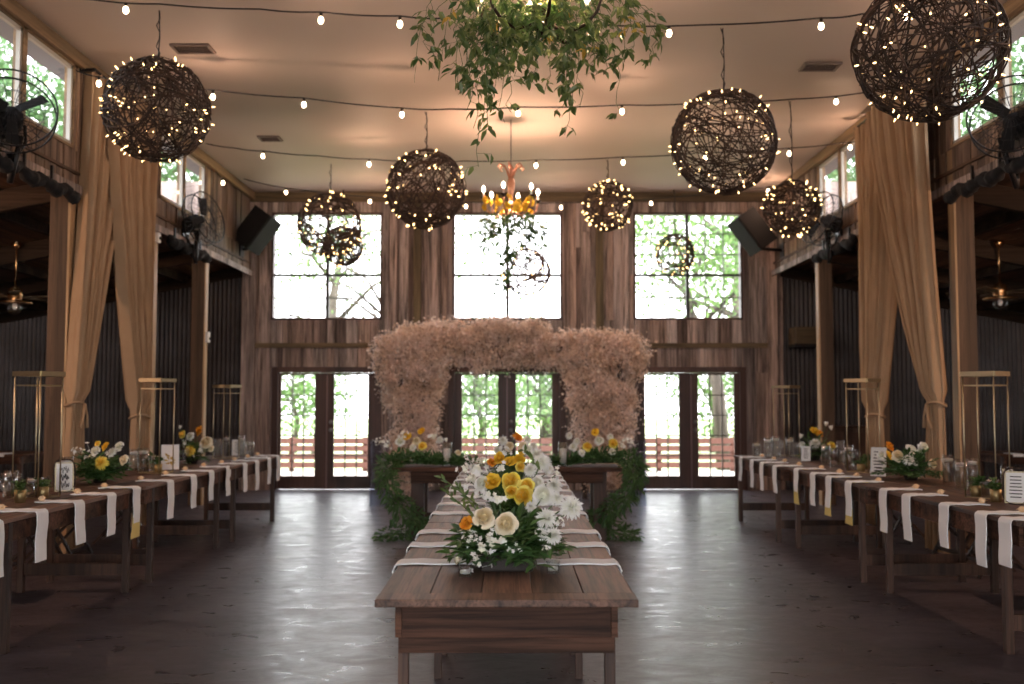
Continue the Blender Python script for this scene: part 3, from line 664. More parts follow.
globe(426, 189, 39.5, 12.2, 95, 80, 'dense grapevine globe left of centre, between the left and middle upper windows', (427, 112), 2, .0075)
globe(330, 225, 32, 15.0, 44, 80, 'open grapevine globe glowing in front of the left upper window', (329, 160), 3, .010)
globe(343, 246, 20, 15.9, 46, 45, 'small grapevine globe showing low behind the open globe at the left upper window', (343, 190), 4, .009)
globe(724, 142, 52.5, 9.4, 80, 95, 'dense grapevine globe hanging above the right upper window', (722, 28), 5, .0065)
globe(929, 49, 73, 6.3, 88, 95, 'largest dark grapevine globe, cut by the top edge beside the right windows', None, 6, .0062)
globe(792, 208, 28, 11.8, 60, 62, 'grapevine globe beside the right loudspeaker', (795, 101), 7, .006)
globe(608, 206, 25, 14.5, 40, 90, 'brightly lit grapevine globe between the middle and right upper windows', (608, 160), 8, .007)
globe(675, 254, 20, 15.4, 30, 48, 'small grapevine globe in front of the right upper window', (675, 190), 9, .008)
globe(526, 272, 24, 14.2, 22, 45, 'thin-wired globe below the far chandelier, before the middle upper window', (516, 235), 10, .010)
# ------------------------------------------------------------------ flowers (unit size, facing +Z)
def petal_patch(mb, a0, spread, rl, z0, h, curl, nu=4, nv=4, tipw=.8):
    vs = []
    for j in range(nv + 1):
        v = j / nv; rr = rl * (1 - (1 - v) ** 2.2) + .02; z = z0 + h * v - curl * v ** 3; w = spread * (.55 + .45 * math.sin(PI * min(v * 1.1, 1) * .6)) * (1 if v < .9 else tipw)
        for i in range(nu + 1):
            u = 2 * i / nu - 1; a = a0 + u * w; q = rr * (1 - .06 * u * u * v); vs.append((q * math.cos(a), q * math.sin(a), z - .10 * u * u * v))
    fs = [(j * (nu + 1) + i, j * (nu + 1) + i + 1, (j + 1) * (nu + 1) + i + 1, (j + 1) * (nu + 1) + i) for j in range(nv) for i in range(nu)]
    mb.add(vs, fs)
def m_rose(seed, n=36, open_=1.0):
    r = random.Random(seed); mb = MB()
    for i in range(n):
        k = i / (n - 1); rl = .14 + .86 * k ** .9 * open_ * r.uniform(.92, 1.06); ht = 1.0 - .38 * k; cu = .02 + .55 * k * k * r.uniform(.7, 1.2)
        petal_patch(mb, i * 2.39996 + r.uniform(-.2, .2), .72 - .27 * k, rl, -.6, ht * r.uniform(.88, 1.1), cu, 4, 4, .8)
    mb.ball((0, 0, -.4), .35, 6); return mb
def m_mum(seed, n=150, w=.17, curl=.35):
    r = random.Random(seed); mb = MB(); mb.ball((0, 0, -.1), .35, 6)
    for i in range(n):
        z = 1 - 1.55 * (i + .5) / n; a = i * 2.39996; s = math.sqrt(max(0, 1 - z * z)); d = Vector((s * math.cos(a), s * math.sin(a), z)); d += Vector((r.gauss(0, .12), r.gauss(0, .12), r.gauss(0, .12)))
        mb.leaf(d * .15, d, Vector((0, 0, 1)) if abs(d.z) < .95 else Vector((1, 0, 0)), r.uniform(.75, .95), w, curl * .5)
    return mb
def m_ruffle(seed):
    r = random.Random(seed); mb = MB(); mb.ball((0, 0, -.1), .3, 6)
    for l in range(5):
        n = 6 + l
        for i in range(n): petal_patch(mb, 2 * PI * i / n + l + r.uniform(-.3, .3), .5, (.3 + .7 * l / 4) * r.uniform(.85, 1.1), -.3, .95 - .5 * l / 4, r.uniform(0, .3), 3, 3, .6)
    return mb
def m_cluster(seed, n=7):
    r = random.Random(seed); mb = MB()
    for k in range(n):
        c = Vector((r.gauss(0, .5), r.gauss(0, .5), r.gauss(0, .3))); ax = (c + Vector((0, 0, .7))).normalized(); u = ax.orthogonal().normalized(); v = ax.cross(u)
        for i in range(5): a = 2 * PI * i / 5 + k; d = (u * math.cos(a) + v * math.sin(a)) + ax * .35; mb.leaf(c, d, ax, .42, .32, .1)
        mb.tube([c, c * .5 - Vector((0, 0, .8))], .03, 4)
    return mb
def m_tulip(seed):
    mb = MB()
    for l in (0, 1):
        for i in range(3): petal_patch(mb, 2 * PI * i / 3 + l * PI / 3, 1.05, .62 - .08 * l, -.8, 1.5, -.0, 4, 4, .35)
    return mb
def reg(name, mb, mat):
    m = mb.mesh(name, True); m.materials.append(M[mat]); return (name, m)
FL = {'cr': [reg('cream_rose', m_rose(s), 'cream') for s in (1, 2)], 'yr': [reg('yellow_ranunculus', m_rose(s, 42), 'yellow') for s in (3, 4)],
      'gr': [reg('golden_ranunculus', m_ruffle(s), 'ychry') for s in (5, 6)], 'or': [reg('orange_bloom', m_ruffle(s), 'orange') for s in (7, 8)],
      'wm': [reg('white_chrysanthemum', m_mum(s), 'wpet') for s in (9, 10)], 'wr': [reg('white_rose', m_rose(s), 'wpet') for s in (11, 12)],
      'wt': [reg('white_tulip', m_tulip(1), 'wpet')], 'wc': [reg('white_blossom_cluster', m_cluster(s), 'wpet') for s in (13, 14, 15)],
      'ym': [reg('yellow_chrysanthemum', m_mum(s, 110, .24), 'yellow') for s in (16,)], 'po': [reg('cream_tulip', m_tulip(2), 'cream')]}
rf = random.Random(21)
def bloom(t, kind, px, py, Y, rpx, face=None, stem_to=None):
    p = at(px, py, Y); r = rpx * Y / F; nm, m = rf.choice(FL[kind]); f = Vector(face) if face else Vector((rf.uniform(-.5, .5) + (px - 512) * .002, -.75, .65 + rf.uniform(-.2, .2)))
    if kind in ('cr', 'wr', 'yr') and not face: f = Vector((rf.uniform(-.35, .35) + (px - 512) * .0012, -1, .45 + rf.uniform(-.2, .25)))
    if kind in ('wt', 'po'): f = Vector((rf.uniform(-.4, .4), -.2, 1))
    q = f.to_track_quat('Z', 'Y'); e = (q @ Quaternion((0, 0, 1), rf.uniform(0, 6))).to_euler()
    o = place(nm, m, p - Vector(t.location), t, e, r); return p
def greens(t, name, c, rad, n, L, mat, seed, stems=None, drop=0, wr=.36, floor=None, up=.5):
    # leafy stems radiating from the base of an arrangement
    r = random.Random(seed); mb = MB(); c = Vector(c)
    for k in range(n):
        a = r.uniform(0, 2 * PI); el = r.uniform(-.15, 1.3); ln = r.uniform(.55, 1.05)
        e = c + Vector((math.cos(a) * math.cos(el) * rad[0], math.sin(a) * math.cos(el) * rad[1], math.sin(el) * rad[2])) * ln
        if floor is not None: e.z = max(e.z, floor + .02)
        mid = c.lerp(e, .5) + Vector((0, 0, .03)); pts = [c, mid, e]
        mb.tube(pts, [.003, .0025, .0015], 3, cap=False)
        m = max(3, int((e - c).length / (L * .45)))
        for i in range(1, m + 1):
            f = i / m; p = c.lerp(mid, f * 2) if f < .5 else mid.lerp(e, f * 2 - 1); d = (e - c).normalized()
            for s in (-1, 1):
                sd = Vector((-d.y, d.x, 0)) * s + Vector((r.gauss(0, .3), r.gauss(0, .3), r.gauss(0, .3)))
                l = L * r.uniform(.6, 1.1); mb.leaf(p, d * .8 + sd, Vector((r.gauss(0, .3), r.gauss(0, .3), 1)), l, l * wr, .15)
    if floor is not None: mb.v = [(x, y, max(z, floor + .004)) for x, y, z in mb.v]
    return mb.build(name, M[mat], t)
# ------------------------------------------------------------------ farm tables
def farm_table(Xc, Y0, Y1, W, label, group, mats, ov=.06, inset=.22, apron=.12, leg=.06, stretch=True, nm='farm_table', ap2=0, cross=False, legs=None):
    t = thing(nm, (Xc, (Y0 + Y1) / 2, 0), label, 'table', group); r = random.Random(int(Y0 * 100) + int(Xc * 10))
    top, ap, lg = mats; mb = MB(); n = 5; xs = [Xc - W / 2 + W * i / n for i in range(n + 1)]
    if cross: mb.bx(Xc - W / 2, Xc + W / 2, Y0, Y1, TOP - .028, TOP)
    else:
        bb = .13 if inset > .1 else .1
        for i in range(n): j = r.uniform(0, .002); mb.bx(xs[i] + .0015, xs[i + 1] - .0015, Y0 + (0 if not ap2 else bb), Y1, TOP - .028, TOP - j)
        if ap2: mb.bx(Xc - W / 2, Xc + W / 2, Y0, Y0 + bb - .002, TOP - .028, TOP)
    mb.build('tabletop', top, t, bevel=.003)
    xa, xb = Xc - W / 2 + ov, Xc + W / 2 - ov; ya, yb = Y0 + ov * .6, Y1 - ov * .6; z1 = TOP - .03; z0 = z1 - apron
    mb = MB(); q = .024
    mb.bx(xa, xa + q, ya, yb, z0, z1); mb.bx(xb - q, xb, ya, yb, z0, z1); mb.bx(xa + q + .001, xb - q - .001, ya, ya + q, z0, z1); mb.bx(xa + q + .001, xb - q - .001, yb - q, yb, z0, z1)
    mb.build('apron', ap, t, bevel=.002)
    if ap2: MB().bx(xa + .012, xb - .012, ya + .016, ya + .04, z0 - ap2, z0 + .01).build('apron_rail', ap, t, bevel=.002)
    ly = legs or (Y0 + inset, Y1 - inset)
    for y in ly:
        for x, sx in ((xa - .004, 1), (xb + .004, -1)):
            MB().bx(x, x + sx * leg, y - leg * .5, y + leg * .5, 0, z1 - .001).build('leg', lg, t, bevel=.003)
        if stretch: MB().bx(xa + leg, xb - leg, y - .016, y + .016, .14, .235).build('stretcher', lg, t, bevel=.002)
    return t
CM = (M['table'], M['tablex'], M['tleg'])
CX = -.02
for k in range(3):
    a = 3.65 + 2.27 * k
    farm_table(CX, a, a + 2.265, .955, ['weathered farm table nearest the camera, end on, under the big flower centrepiece', 'middle farm table of the central row, behind the nearest one', 'last farm table of the central row, butting the cross table'][k], 'central row of farm tables', CM, .07, .22, .115, .04, False, ap2=.06 if k == 0 else 0, legs=(a + .2, 5.63) if k == 0 else None)
SM = (M['sidet'], M['tablex'], M['tleg'])
ROWS = [(5.95, 8.30), (8.33, 10.68), (10.71, 12.95)]; XE = 3.1; SW = .92
def xe(sx, y):
    k = 0 if y < 8.31 else 1 if y < 10.69 else 2
    return (3.06, 3.04, 3.0)[k] if sx < 0 else (2.99, 2.94, 2.86)[k]
for sx in (-1, 1):
    for k, (a, b) in enumerate(ROWS):
        farm_table(sx * (xe(sx, a + .5) + SW / 2), a, b, SW, ('nearest', 'middle', 'farthest')[k] + ' long brown wooden table of the row along the %s side' % SIDE[sx], '%s row of long tables' % SIDE[sx], SM, .02, .22, .12, .05)
# head table, set crosswise
HT = .80; HY0, HY1 = 10.9, 11.65; hx0, hx1 = at(392, 467, HY0).x, at(622, 467, HY0).x
t = thing('cross_table', ((hx0 + hx1) / 2, 11.3, 0), 'heavy timber table set crosswise at the end of the central row', 'table')
mb = MB()
for k in range(4): y = HY0 + (HY1 - HY0) * k / 4; mb.bx(hx0, hx1, y + .001, y + .186, HT - .04, HT)
mb.build('tabletop', M['tablex'], t, bevel=.004)
MB().bx(hx0 + .2, hx1 - .2, HY0 + .05, HY0 + .08, HT - .17, HT - .042).bx(hx0 + .2, hx1 - .2, HY1 - .08, HY1 - .05, HT - .17, HT - .042).build('apron', M['tablex'], t)
for px in (418, 600):
    for y in (HY0 + .15, HY1 - .15): X = at(px, 500, HY0 + .15).x; MB().bx(X - .07, X + .07, y - .06, y + .06, 0, HT - .042).build('leg', M['tleg'], t, bevel=.005)
MB().bx(at(418, 500, 11.05).x + .08, at(600, 500, 11.05).x - .08, 11.25, 11.31, .16, .28).build('stretcher', M['tleg'], t)
# ------------------------------------------------------------------ napkins
def napkin(sx, Xe, Xin, y, w, drop, label, group, yel=False, mat='linen', seed=0):
    r = random.Random(seed); wob = r.uniform(-.012, .012); t = thing('napkin', (Xe, y, TOP), label, 'napkin', group)
    def strip(x_in, x_e, zz, w0, w1, dr, th, flare=0):
        n = 7; top = [(x_in + (x_e - x_in) * i / n, zz + .0025 * math.sin(i * 1.7 + seed)) for i in range(n + 1)]
        o = sx * (1 if x_e > 0 and sx > 0 else 1)
        path = [(x, z, 0) for x, z in top]
        sg = 1 if Xe > Xin else -1
        path += [(x_e + sg * .010, zz - .006, 0), (x_e + sg * .014, zz - .02, 0)] + [(x_e + sg * (.015 + .004 * math.sin(i * 1.3 + seed)), zz - .02 - (dr - .02) * i / 5, i / 5) for i in range(1, 6)]
        vs = []; N = len(path)
        for x, z, k in path:
            ww = w0 + (w1 - w0) * k; yy = y + wob * k * 2
            vs += [(x, yy - ww / 2, z), (x, yy + ww / 2, z)]
        for x, z, k in path:
            ww = w0 + (w1 - w0) * k; yy = y + wob * k * 2; ox, oz = (sg * th, 0) if z < zz - .003 else (0, th)
            vs += [(x + ox, yy - ww / 2, z + oz), (x + ox, yy + ww / 2, z + oz)]
        fs = []
        for i in range(N - 1):
            a = 2 * i; b = 2 * N + 2 * i; fs += [(a, a + 1, a + 3, a + 2), (b, b + 2, b + 3, b + 1), (a, a + 2, b + 2, b), (a + 1, b + 1, b + 3, a + 3)]
        fs += [(0, 2 * N, 2 * N + 1, 1), (2 * N - 2, 2 * N - 1, 4 * N - 1, 4 * N - 2)]
        return MB().add(vs, fs)
    if yel: strip(Xin + (Xe - Xin) * .3, Xe, TOP + .002, w * .5, w * 1.25, drop + .07, .004).build('yellow_underlay', M['ylinen'], t)['label'] = 'pale yellow cloth under the napkin'
    strip(Xin, Xe, TOP + (.007 if yel else .002), w, w * (.9 + r.uniform(-.08, .12)), drop, .007).build('napkin_cloth', M[mat], t)
PXL = [-6, 40, 77.5, 110, 135, 169, 192, 210, 227, 244, 256, 268, 277]
PXR = [1030, 983, 946, 908, 885, 850, 830, 814, 797.5, 776, 763, 753, 742]
def edgeY(px):
    sx = -1 if px < 512 else 1; Y = 8
    for _ in range(6): Y = rowY(px, sx * xe(sx, Y))
    return Y
NL = [min(edgeY(p), 12.86) for p in PXL]; NR = [max(edgeY(p), 6.06) for p in PXR]
fav = MB()
for k in range(5): a = k * 1.3; fav.leaf(Vector((0, 0, .004)), Vector((math.cos(a), math.sin(a) * .8, .35)), Vector((0, 0, 1)), .042, .045, .25)
fav.ball((0, 0, .012), .027, 8, .6); favm = fav.mesh('folded_favour', True); favm.materials.append(M['peach'])
for sx, NS in ((-1, NL), (1, NR)):
    for i, y in enumerate(NS):
        XE = xe(sx, y)
        yel = (i in (4,)) if sx < 0 else (i in (5, 6, 8))
        od = ORD[i]
        napkin(sx, sx * XE, sx * (XE + .27), y, .15, .31 + rnd.uniform(-.03, .03), 'white napkin %shanging off the %s table row, %s from the camera' % ('with yellow underlay ' if yel else '', SIDE[sx], od), 'napkins on the %s row' % SIDE[sx], yel, seed=i + 20 * (sx + 1))
        t = thing('paper_favour', (sx * (XE + .25), y, TOP + .012), 'small peach folded favour on the %s napkin of the %s row' % (od, SIDE[sx]), 'favour', 'peach favours on the %s row' % SIDE[sx], rnd.uniform(0, 6))
        place('folded_petals', favm, (0, 0, 0), t, (rnd.uniform(-.2, .2), 0, 0), (.9, .9, 1.2))
CN = [4.46, 4.98, 5.47, 6.35, 6.9, 7.4, 7.9, 8.4, 8.9, 9.4, 9.9]
for i, y in enumerate(CN):
    for sx in (-1, 1):
        napkin(sx, CX + sx * .478, CX + sx * (.16 if i else .13), y, .13, .045, 'white napkin across the %s edge of the central table, %s from the camera' % (SIDE[sx], ORD[i]), 'napkins on the central row', seed=i * 3 + sx)
# ------------------------------------------------------------------ folding chairs beside the outer edge of the rows
def chair_proto():
    t = thing('folding_chair', (0, 0, 0), '', 'chair')
    # seat faces +X ; legs cross in the X-Z plane
    mb = MB()
    for k in range(5): mb.bx(-.19 + k * .078, -.19 + k * .078 + .065, -.21, .21, .435, .452)
    mb.build('seat', M['chair'], t)
    for s in (-1, 1):
        MB().bar((.24, s * .205, 0), (-.235, s * .205, .80), .022, .036, (0, 1, 0)).build('leg', M['chair'], t)
        MB().bar((-.24, s * .178, 0), (.17, s * .178, .435), .022, .036, (0, 1, 0)).build('leg', M['chair'], t)
    mb = MB()
    for z in (.60, .68, .76): x = .24 - .475 * z / .80; mb.box((x - .012, 0, z), (.016, .42, .055), Matrix.Rotation(-.53, 3, 'Y'))
    mb.build('backrest', M['chair'], t)
    MB().bar((-.16, -.17, .085), (-.16, .17, .085), .02, .035).build('stretcher', M['chair'], t)
    MB().bar((.165, -.2, .125), (.165, .2, .125), .02, .035).build('stretcher', M['chair'], t)
    return t
proto = chair_proto(); first = True
for sx, ys in ((1, (6.5, 7.1, 7.7, 8.9, 9.5, 11.1)), (-1, (6.5, 7.2, 7.85, 9.0, 9.55, 11.0))):
    for i, y in enumerate(ys):
        o = proto if first else copy_tree(proto); first = False
        o.location = (sx * 4.28, y, 0); o.rotation_euler = (0, 0, (PI if sx > 0 else 0) + rnd.uniform(-.12, .12))
        tag(o, 'dark slatted folding chair beyond the %s row, %s from the camera' % (SIDE[sx], ORD[i]), 'chair', 'folding chairs by the %s row' % SIDE[sx])
# ------------------------------------------------------------------ things on the side rows
def vase(px, X, h, r, label, candle=True, water=.8, z=TOP, Y=None, group='glass cylinder vases'):
    Y = Y or rowY(px, X, z); t = thing('cylinder_vase', (X, Y, z), label, 'vase', group)
    MB().lathe([(.0001, z + .001), (r, z + .001), (r, z + h), (r - .004, z + h), (r - .004, z + .014), (.0001, z + .014)], 24, (X, Y, 0)).build('glass', M['glass'], t, True)
    if water: MB().lathe([(.0001, z + .016), (r - .006, z + .016), (r - .006, z + h * water), (.0001, z + h * water)], 20, (X, Y, 0)).build('water', M['water'], t, True)
    if candle: q = z + h * water; MB().lathe([(.0001, q - .012), (r * .68, q - .01), (r * .78, q + .012), (r * .7, q + .02), (.004, q + .016), (.0025, q + .03), (.0001, q + .031)], 20, (X, Y, 0)).build('floating_candle', M['wax'], t, True)
def goblet(px, X, h, label, group='wine glasses'):
    Y = rowY(px, X); t = thing('wine_glass', (X, Y, TOP), label, 'glass', group); z = TOP
    MB().lathe([(.0001, z + .001), (.033, z + .002), (.032, z + .005), (.005, z + .012), (.004, z + h * .45), (.02, z + h * .52), (.036, z + h * .66), (.037, z + h * .8), (.030, z + h), (.028, z + h), (.034, z + h * .8), (.033, z + h * .67), (.0001, z + h * .54)], 18, (X, Y, 0)).build('bowl_and_stem', M['glass'], t, True)
def pot(px, X, label, r=.04, h=.09, seed=1, lv=.09):
    Y = rowY(px, X); t = thing('plant_pot', (X, Y, TOP), label, 'potted plant', 'gold pots of greenery'); z = TOP
    MB().lathe([(.0001, z), (r * .9, z), (r, z + h), (r * .9, z + h), (r * .85, z + h * .85), (.0001, z + h * .85)], 18, (X, Y, 0)).build('pot', M['goldcup'], t, True)
    greens(t, 'greenery', (X, Y, z + h * .8), (lv, lv, lv * 1.0), 16, .03, 'leaf', seed, wr=.6)
def frame_sign(px, py0, py1, wpx, X, label, rz, mat='gold', style='sign', rings=False, group='framed table signs'):
    Y = rowY(px, X); k = Y / F; h = (py1 - py0) * k; w = wpx * k; t = thing('framed_sign', (X, Y, TOP), label, 'sign', group)
    fr = MB(); b = .009; g = .008
    fr.bx(-w / 2, w / 2, -g, g, .003, b); fr.bx(-w / 2, w / 2, -g, g, h - b, h); fr.bx(-w / 2, -w / 2 + b, -g, g, b, h - b); fr.bx(w / 2 - b, w / 2, -g, g, b, h - b)
    fr2 = MB()
    if rings:
        r = random.Random(3)
        for q in range(5): fr2.tube([((w * .54 + r.uniform(0, .012)) * math.copysign(abs(math.cos(a)) ** .6, math.cos(a)), r.uniform(-.012, .006), h / 2 + (h * .53 + r.uniform(0, .01)) * math.copysign(abs(math.sin(a)) ** .6, math.sin(a)) + .012) for a in [2 * PI * i / 20 for i in range(20)]], .0035, 4, closed=True)
    m = fr.mesh('frame'); m.materials.append(M[mat]); card = MB().bx(-w / 2 + b, w / 2 - b, -.003, .003, b, h - b).mesh('card'); card.materials.append(M['paper'])
    tl = (R(-9), 0, rz); root = place('frame', m, (0, 0, .002), t, tl); c = place('card', card, (0, 0, 0), root)
    if rings: mt = fr2.mesh('twig_wrap', True); mt.materials.append(M['vine']); place('twig_wrap', mt, (0, 0, 0), root)
    ink = MB(); r = random.Random(int(px))
    iw, ih = w / 2 - b - .012, h - 2 * b
    if style == 'script':
        for q in range(3):
            zc = b + ih * (.78 - .28 * q); P = [(-iw * .75 + 1.5 * iw * i / 22, -.0045, zc + ih * .10 * math.sin(i * 1.35 + q) + .012 * math.sin(i * .6)) for i in range(23)]; ink.tube(P, .0022 if q != 1 else .003, 4)
    elif style == 'leafprint':
        for q in range(10): a = r.uniform(0, 6.28); ink.leaf(Vector((r.uniform(-iw * .3, iw * .3), -.0045, b + ih * r.uniform(.25, .75))), Vector((math.cos(a), 0, math.sin(a))), Vector((0, -1, 0)), ih * .22, ih * .08, .0)
    else:
        for q in range(7): zc = b + ih * (.85 - .115 * q); L_ = iw * r.uniform(.6, .95); ink.bx(-L_, L_, -.0045, -.0035, zc, zc + ih * .035)
    mi = ink.mesh('printing'); mi.materials.append(M['leafy'] if style == 'leafprint' else M['ink']); place('printing', mi, (0, 0, 0), c)
    bk = MB().bar((0, .01, h * .7), (0, h * .3, .004), .02, .004).mesh('easel_leg'); bk.materials.append(M[mat]); place('easel_leg', bk, (0, 0, 0), root)
def gold_stand(px, X, h, side, rz, label):
    Y = rowY(px, X); t = thing('gold_stand', (X, Y, TOP), label, 'flower stand', 'tall gold wire stands'); s = side / 2; r = .007
    rot = Matrix.Rotation(rz, 3, 'Z')
    def W(x, y, z): v = rot @ Vector((x, y, 0)); return (X + v.x, Y + v.y, TOP + z)
    cs = [(-s, -s), (s, -s), (s, s), (-s, s)]
    for x, y in cs: MB().tube([W(x, y, .004), W(x, y, h - .02)], r * .8, 6).build('rod', M['gold'], t, True)
    for nm, z in (('lower_ring', .006), ('upper_ring', h - .085)):
        mb = MB()
        for i in range(4): mb.bar(W(*cs[i], z), W(*cs[(i + 1) % 4], z), .01, .01)
        mb.build(nm, M['gold'], t)
    mb = MB()
    for i in range(4): mb.bar(W(cs[i][0] * 1.08, cs[i][1] * 1.08, h), W(cs[(i + 1) % 4][0] * 1.08, cs[(i + 1) % 4][1] * 1.08, h), .02, .035)
    pl = [rot @ Vector((x, y, 0)) for x, y in cs]
    mb.add([(X + v.x, Y + v.y, TOP + h - .004) for v in pl] + [(X + v.x, Y + v.y, TOP + h + .004) for v in pl], [(3, 2, 1, 0), (4, 5, 6, 7), (0, 1, 5, 4), (1, 2, 6, 5), (2, 3, 7, 6), (3, 0, 4, 7)])
    mb.build('top_plate', M['gold'], t)
XM = 3.5
for sx, pxs in ((-1, (36, 156, 226)), (1, (988, 864, 787))):
    for k, px in enumerate(pxs):
        Y = rowY(px, sx * XM); gold_stand(px, sx * XM, .91 if k < 2 else .88, .225, R(28 * sx + 12), '%s tall empty gold wire stand on the %s row' % (('nearest', 'middle', 'farthest')[k], SIDE[sx]))
def bouquet(px, X, label, fl, gr, group='row bouquets', base=(.30, .34, .22), nst=60, L=.075, mat='leafd', dz=.05, vaseh=.10):
    Y = rowY(px, X); t = thing('floral_centerpiece', (X, Y, TOP), label, 'flower arrangement', group)
    MB().lathe([(.0001, TOP + .001), (.05, TOP + .001), (.085, TOP + vaseh), (.078, TOP + vaseh), (.0001, TOP + vaseh * .8)], 16, (X, Y, 0)).build('bowl', M['soil'], t, True)
    greens(t, 'foliage', (X, Y, TOP + dz), base, nst, L, mat, int(px), floor=TOP)
    st = MB()
    for kind, fx, fy, r, dy in fl: p = bloom(t, kind, fx, fy, Y + dy, r); st.tube([p - Vector((0, 0, .01)), p.lerp(Vector((X, Y, TOP + .05)), .5) + Vector((0, .02, 0)), (X, Y, TOP + .06)], .003, 4)
    st.build('flower_stems', M['stem'], t)
bouquet(911, 3.58, 'low bouquet of white blooms and one orange flower on the right row', [('or', 890, 446, 5.5, -.05), ('gr', 889, 455, 5, -.12), ('cr', 899, 455, 7.5, -.12), ('wr', 913, 449, 7, 0), ('wr', 925, 446, 6, .05), ('wm', 908, 460, 6, -.15), ('cr', 934, 463, 5.5, 0), ('wr', 882, 455, 5, .0), ('wm', 920, 452, 5, .1), ('wr', 916, 461, 5, -.1)], None, base=(.28, .32, .20), nst=75)
bouquet(815, 3.6, 'upright bouquet with tall white tulips and yellow blooms on the right row', [('or', 819, 433, 5, 0), ('gr', 815, 431, 5, 0), ('wt', 826, 424, 3.2, .05), ('wt', 831, 428, 3.2, .1), ('wt', 801, 436, 3.4, -.1), ('wm', 815, 444, 6, -.1), ('ym', 831, 446, 5, 0), ('gr', 807, 452, 5, -.1), ('wm', 802, 445, 4, .1)], None, base=(.2, .24, .24), nst=45, L=.07, mat='leaf', vaseh=.13)
bouquet(100, -3.58, 'low bouquet with one big yellow bloom on the left row', [('ym', 102, 463, 7.5, -.2), ('wr', 94, 450, 6, 0), ('gr', 105, 446, 5, 0), ('yr', 97, 443, 3.5, .05), ('wr', 118, 445, 5.5, 0), ('cr', 122, 459, 6, -.1), ('wm', 113, 452, 5, 0), ('wc', 83, 452, 6, .1), ('wc', 76, 450, 5, .1), ('wc', 90, 456, 5, -.1), ('wc', 108, 455, 5, 0)], None, base=(.27, .32, .21), nst=75)
bouquet(192, -3.6, 'airy bouquet topped by an orange bloom on the left row', [('or', 199, 430, 5.5, 0), ('yr', 181, 434, 4.5, 0), ('wr', 189, 436, 5, 0), ('cr', 205, 441, 7.5, -.1), ('ym', 190, 451, 6, -.15), ('wt', 180, 427, 2.5, .1), ('wc', 200, 450, 5, -.1), ('cr', 210, 448, 4, 0), ('wc', 184, 443, 5, 0)], None, base=(.2, .24, .22), nst=42, L=.07, mat='leaf', vaseh=.13)
frame_sign(64, 463, 492, 17, -3.5, 'table sign with black script in a twig-wrapped gold frame on the left row', R(28), 'gold', 'script', True)
frame_sign(170, 445, 470, 17, -3.5, 'white-framed card with a yellow leaf print on the left row', R(22), 'acryl', 'leafprint')
frame_sign(238, 441, 457, 12, -3.5, 'small white framed card at the far end of the left row', R(12), 'acryl', 'sign')
frame_sign(1016, 470, 502, 20, 3.48, 'lettered table sign in a twig-wrapped gold frame at the right edge', R(-32), 'gold', 'sign', True)
frame_sign(878, 451, 480, 15, 3.42, 'shiny white framed card beside the low right bouquet', R(-38), 'acryl', 'sign')
frame_sign(806, 449, 464, 9, 3.42, 'small white framed card beneath the upright right bouquet', R(-20), 'acryl', 'sign')
for px, X, h, r, lab, c in ((1008, 3.86, .2, .05, 'cylinder vase behind the twig-framed sign on the right row', 1), (989, 3.52, .13, .055, 'low candle cylinder inside the nearest right gold stand', 1), (949, 3.72, .25, .05, 'tall cylinder vase with floating candle just right of the low right bouquet', 1), (962, 3.62, .24, .05, 'cylinder vase with candle in front of its taller neighbour on the right row', 1), (973, 3.8, .24, .045, 'tall cylinder vase standing next to the nearest right gold stand', 1),
    (826, 3.5, .22, .05, 'vase with floating candle just right of the upright right bouquet', 1), (841, 3.62, .27, .045, 'tall clear vase between the upright bouquet and the middle right stand', 0), (849, 3.5, .25, .05, 'clear cylinder in front of the middle right gold stand', 1), (768, 3.22, .24, .05, 'vase with candle at the far end of the right row', 1), (776, 3.32, .26, .05, 'tall vase second from the far end of the right row', 1), (790, 3.45, .25, .05, 'cylinder vase under the farthest right gold stand', 1), (757, 3.08, .18, .05, 'short candle cylinder last on the right row', 1),
    (66, -3.75, .24, .055, 'vase with floating candle behind the script sign on the left row', 1), (34, -3.5, .15, .06, 'candle cylinder inside the nearest left gold stand', 1), (143, -3.6, .25, .055, 'tall candle vase right of the big yellow bloom on the left row', 1), (134, -3.8, .22, .05, 'vase half hidden by the low left bouquet', 1), (218, -3.55, .25, .045, 'tall clear vase near the farthest left gold stand', 0), (226, -3.65, .26, .045, 'candle vase inside the farthest left gold stand', 1), (241, -3.4, .27, .045, 'tall vase behind the small far card on the left row', 1), (250, -3.27, .2, .045, 'last vase before the far end of the left row', 1), (155, -3.65, .15, .05, 'small candle cylinder inside the middle left gold stand', 1), (10, -3.7, .2, .05, 'cylinder vase at the left edge of the picture', 1)):
    vase(px, X, h, r, lab, bool(c))
for px, X, lab in ((976, 3.42, 'gold pot of herbs in front of the nearest right gold stand'), (996, 3.42, 'second gold pot of herbs, closest to the twig-framed sign at right'), (849, 3.75, 'gold pot of small plants under the middle right gold stand'), (861, 3.45, 'small gold pot near the shiny white card'), (868, 3.7, 'leafy gold pot just left of the shiny white card'), (20, -3.45, 'gold pot of herbs at the left edge of the left row'), (43, -3.42, 'gold pot of herbs in front of the nearest left gold stand'), (158, -3.45, 'gold pot of herbs just left of the yellow print card'), (150, -3.75, 'small gold pot under the middle left gold stand')):
    pot(px, X, lab, seed=int(px))
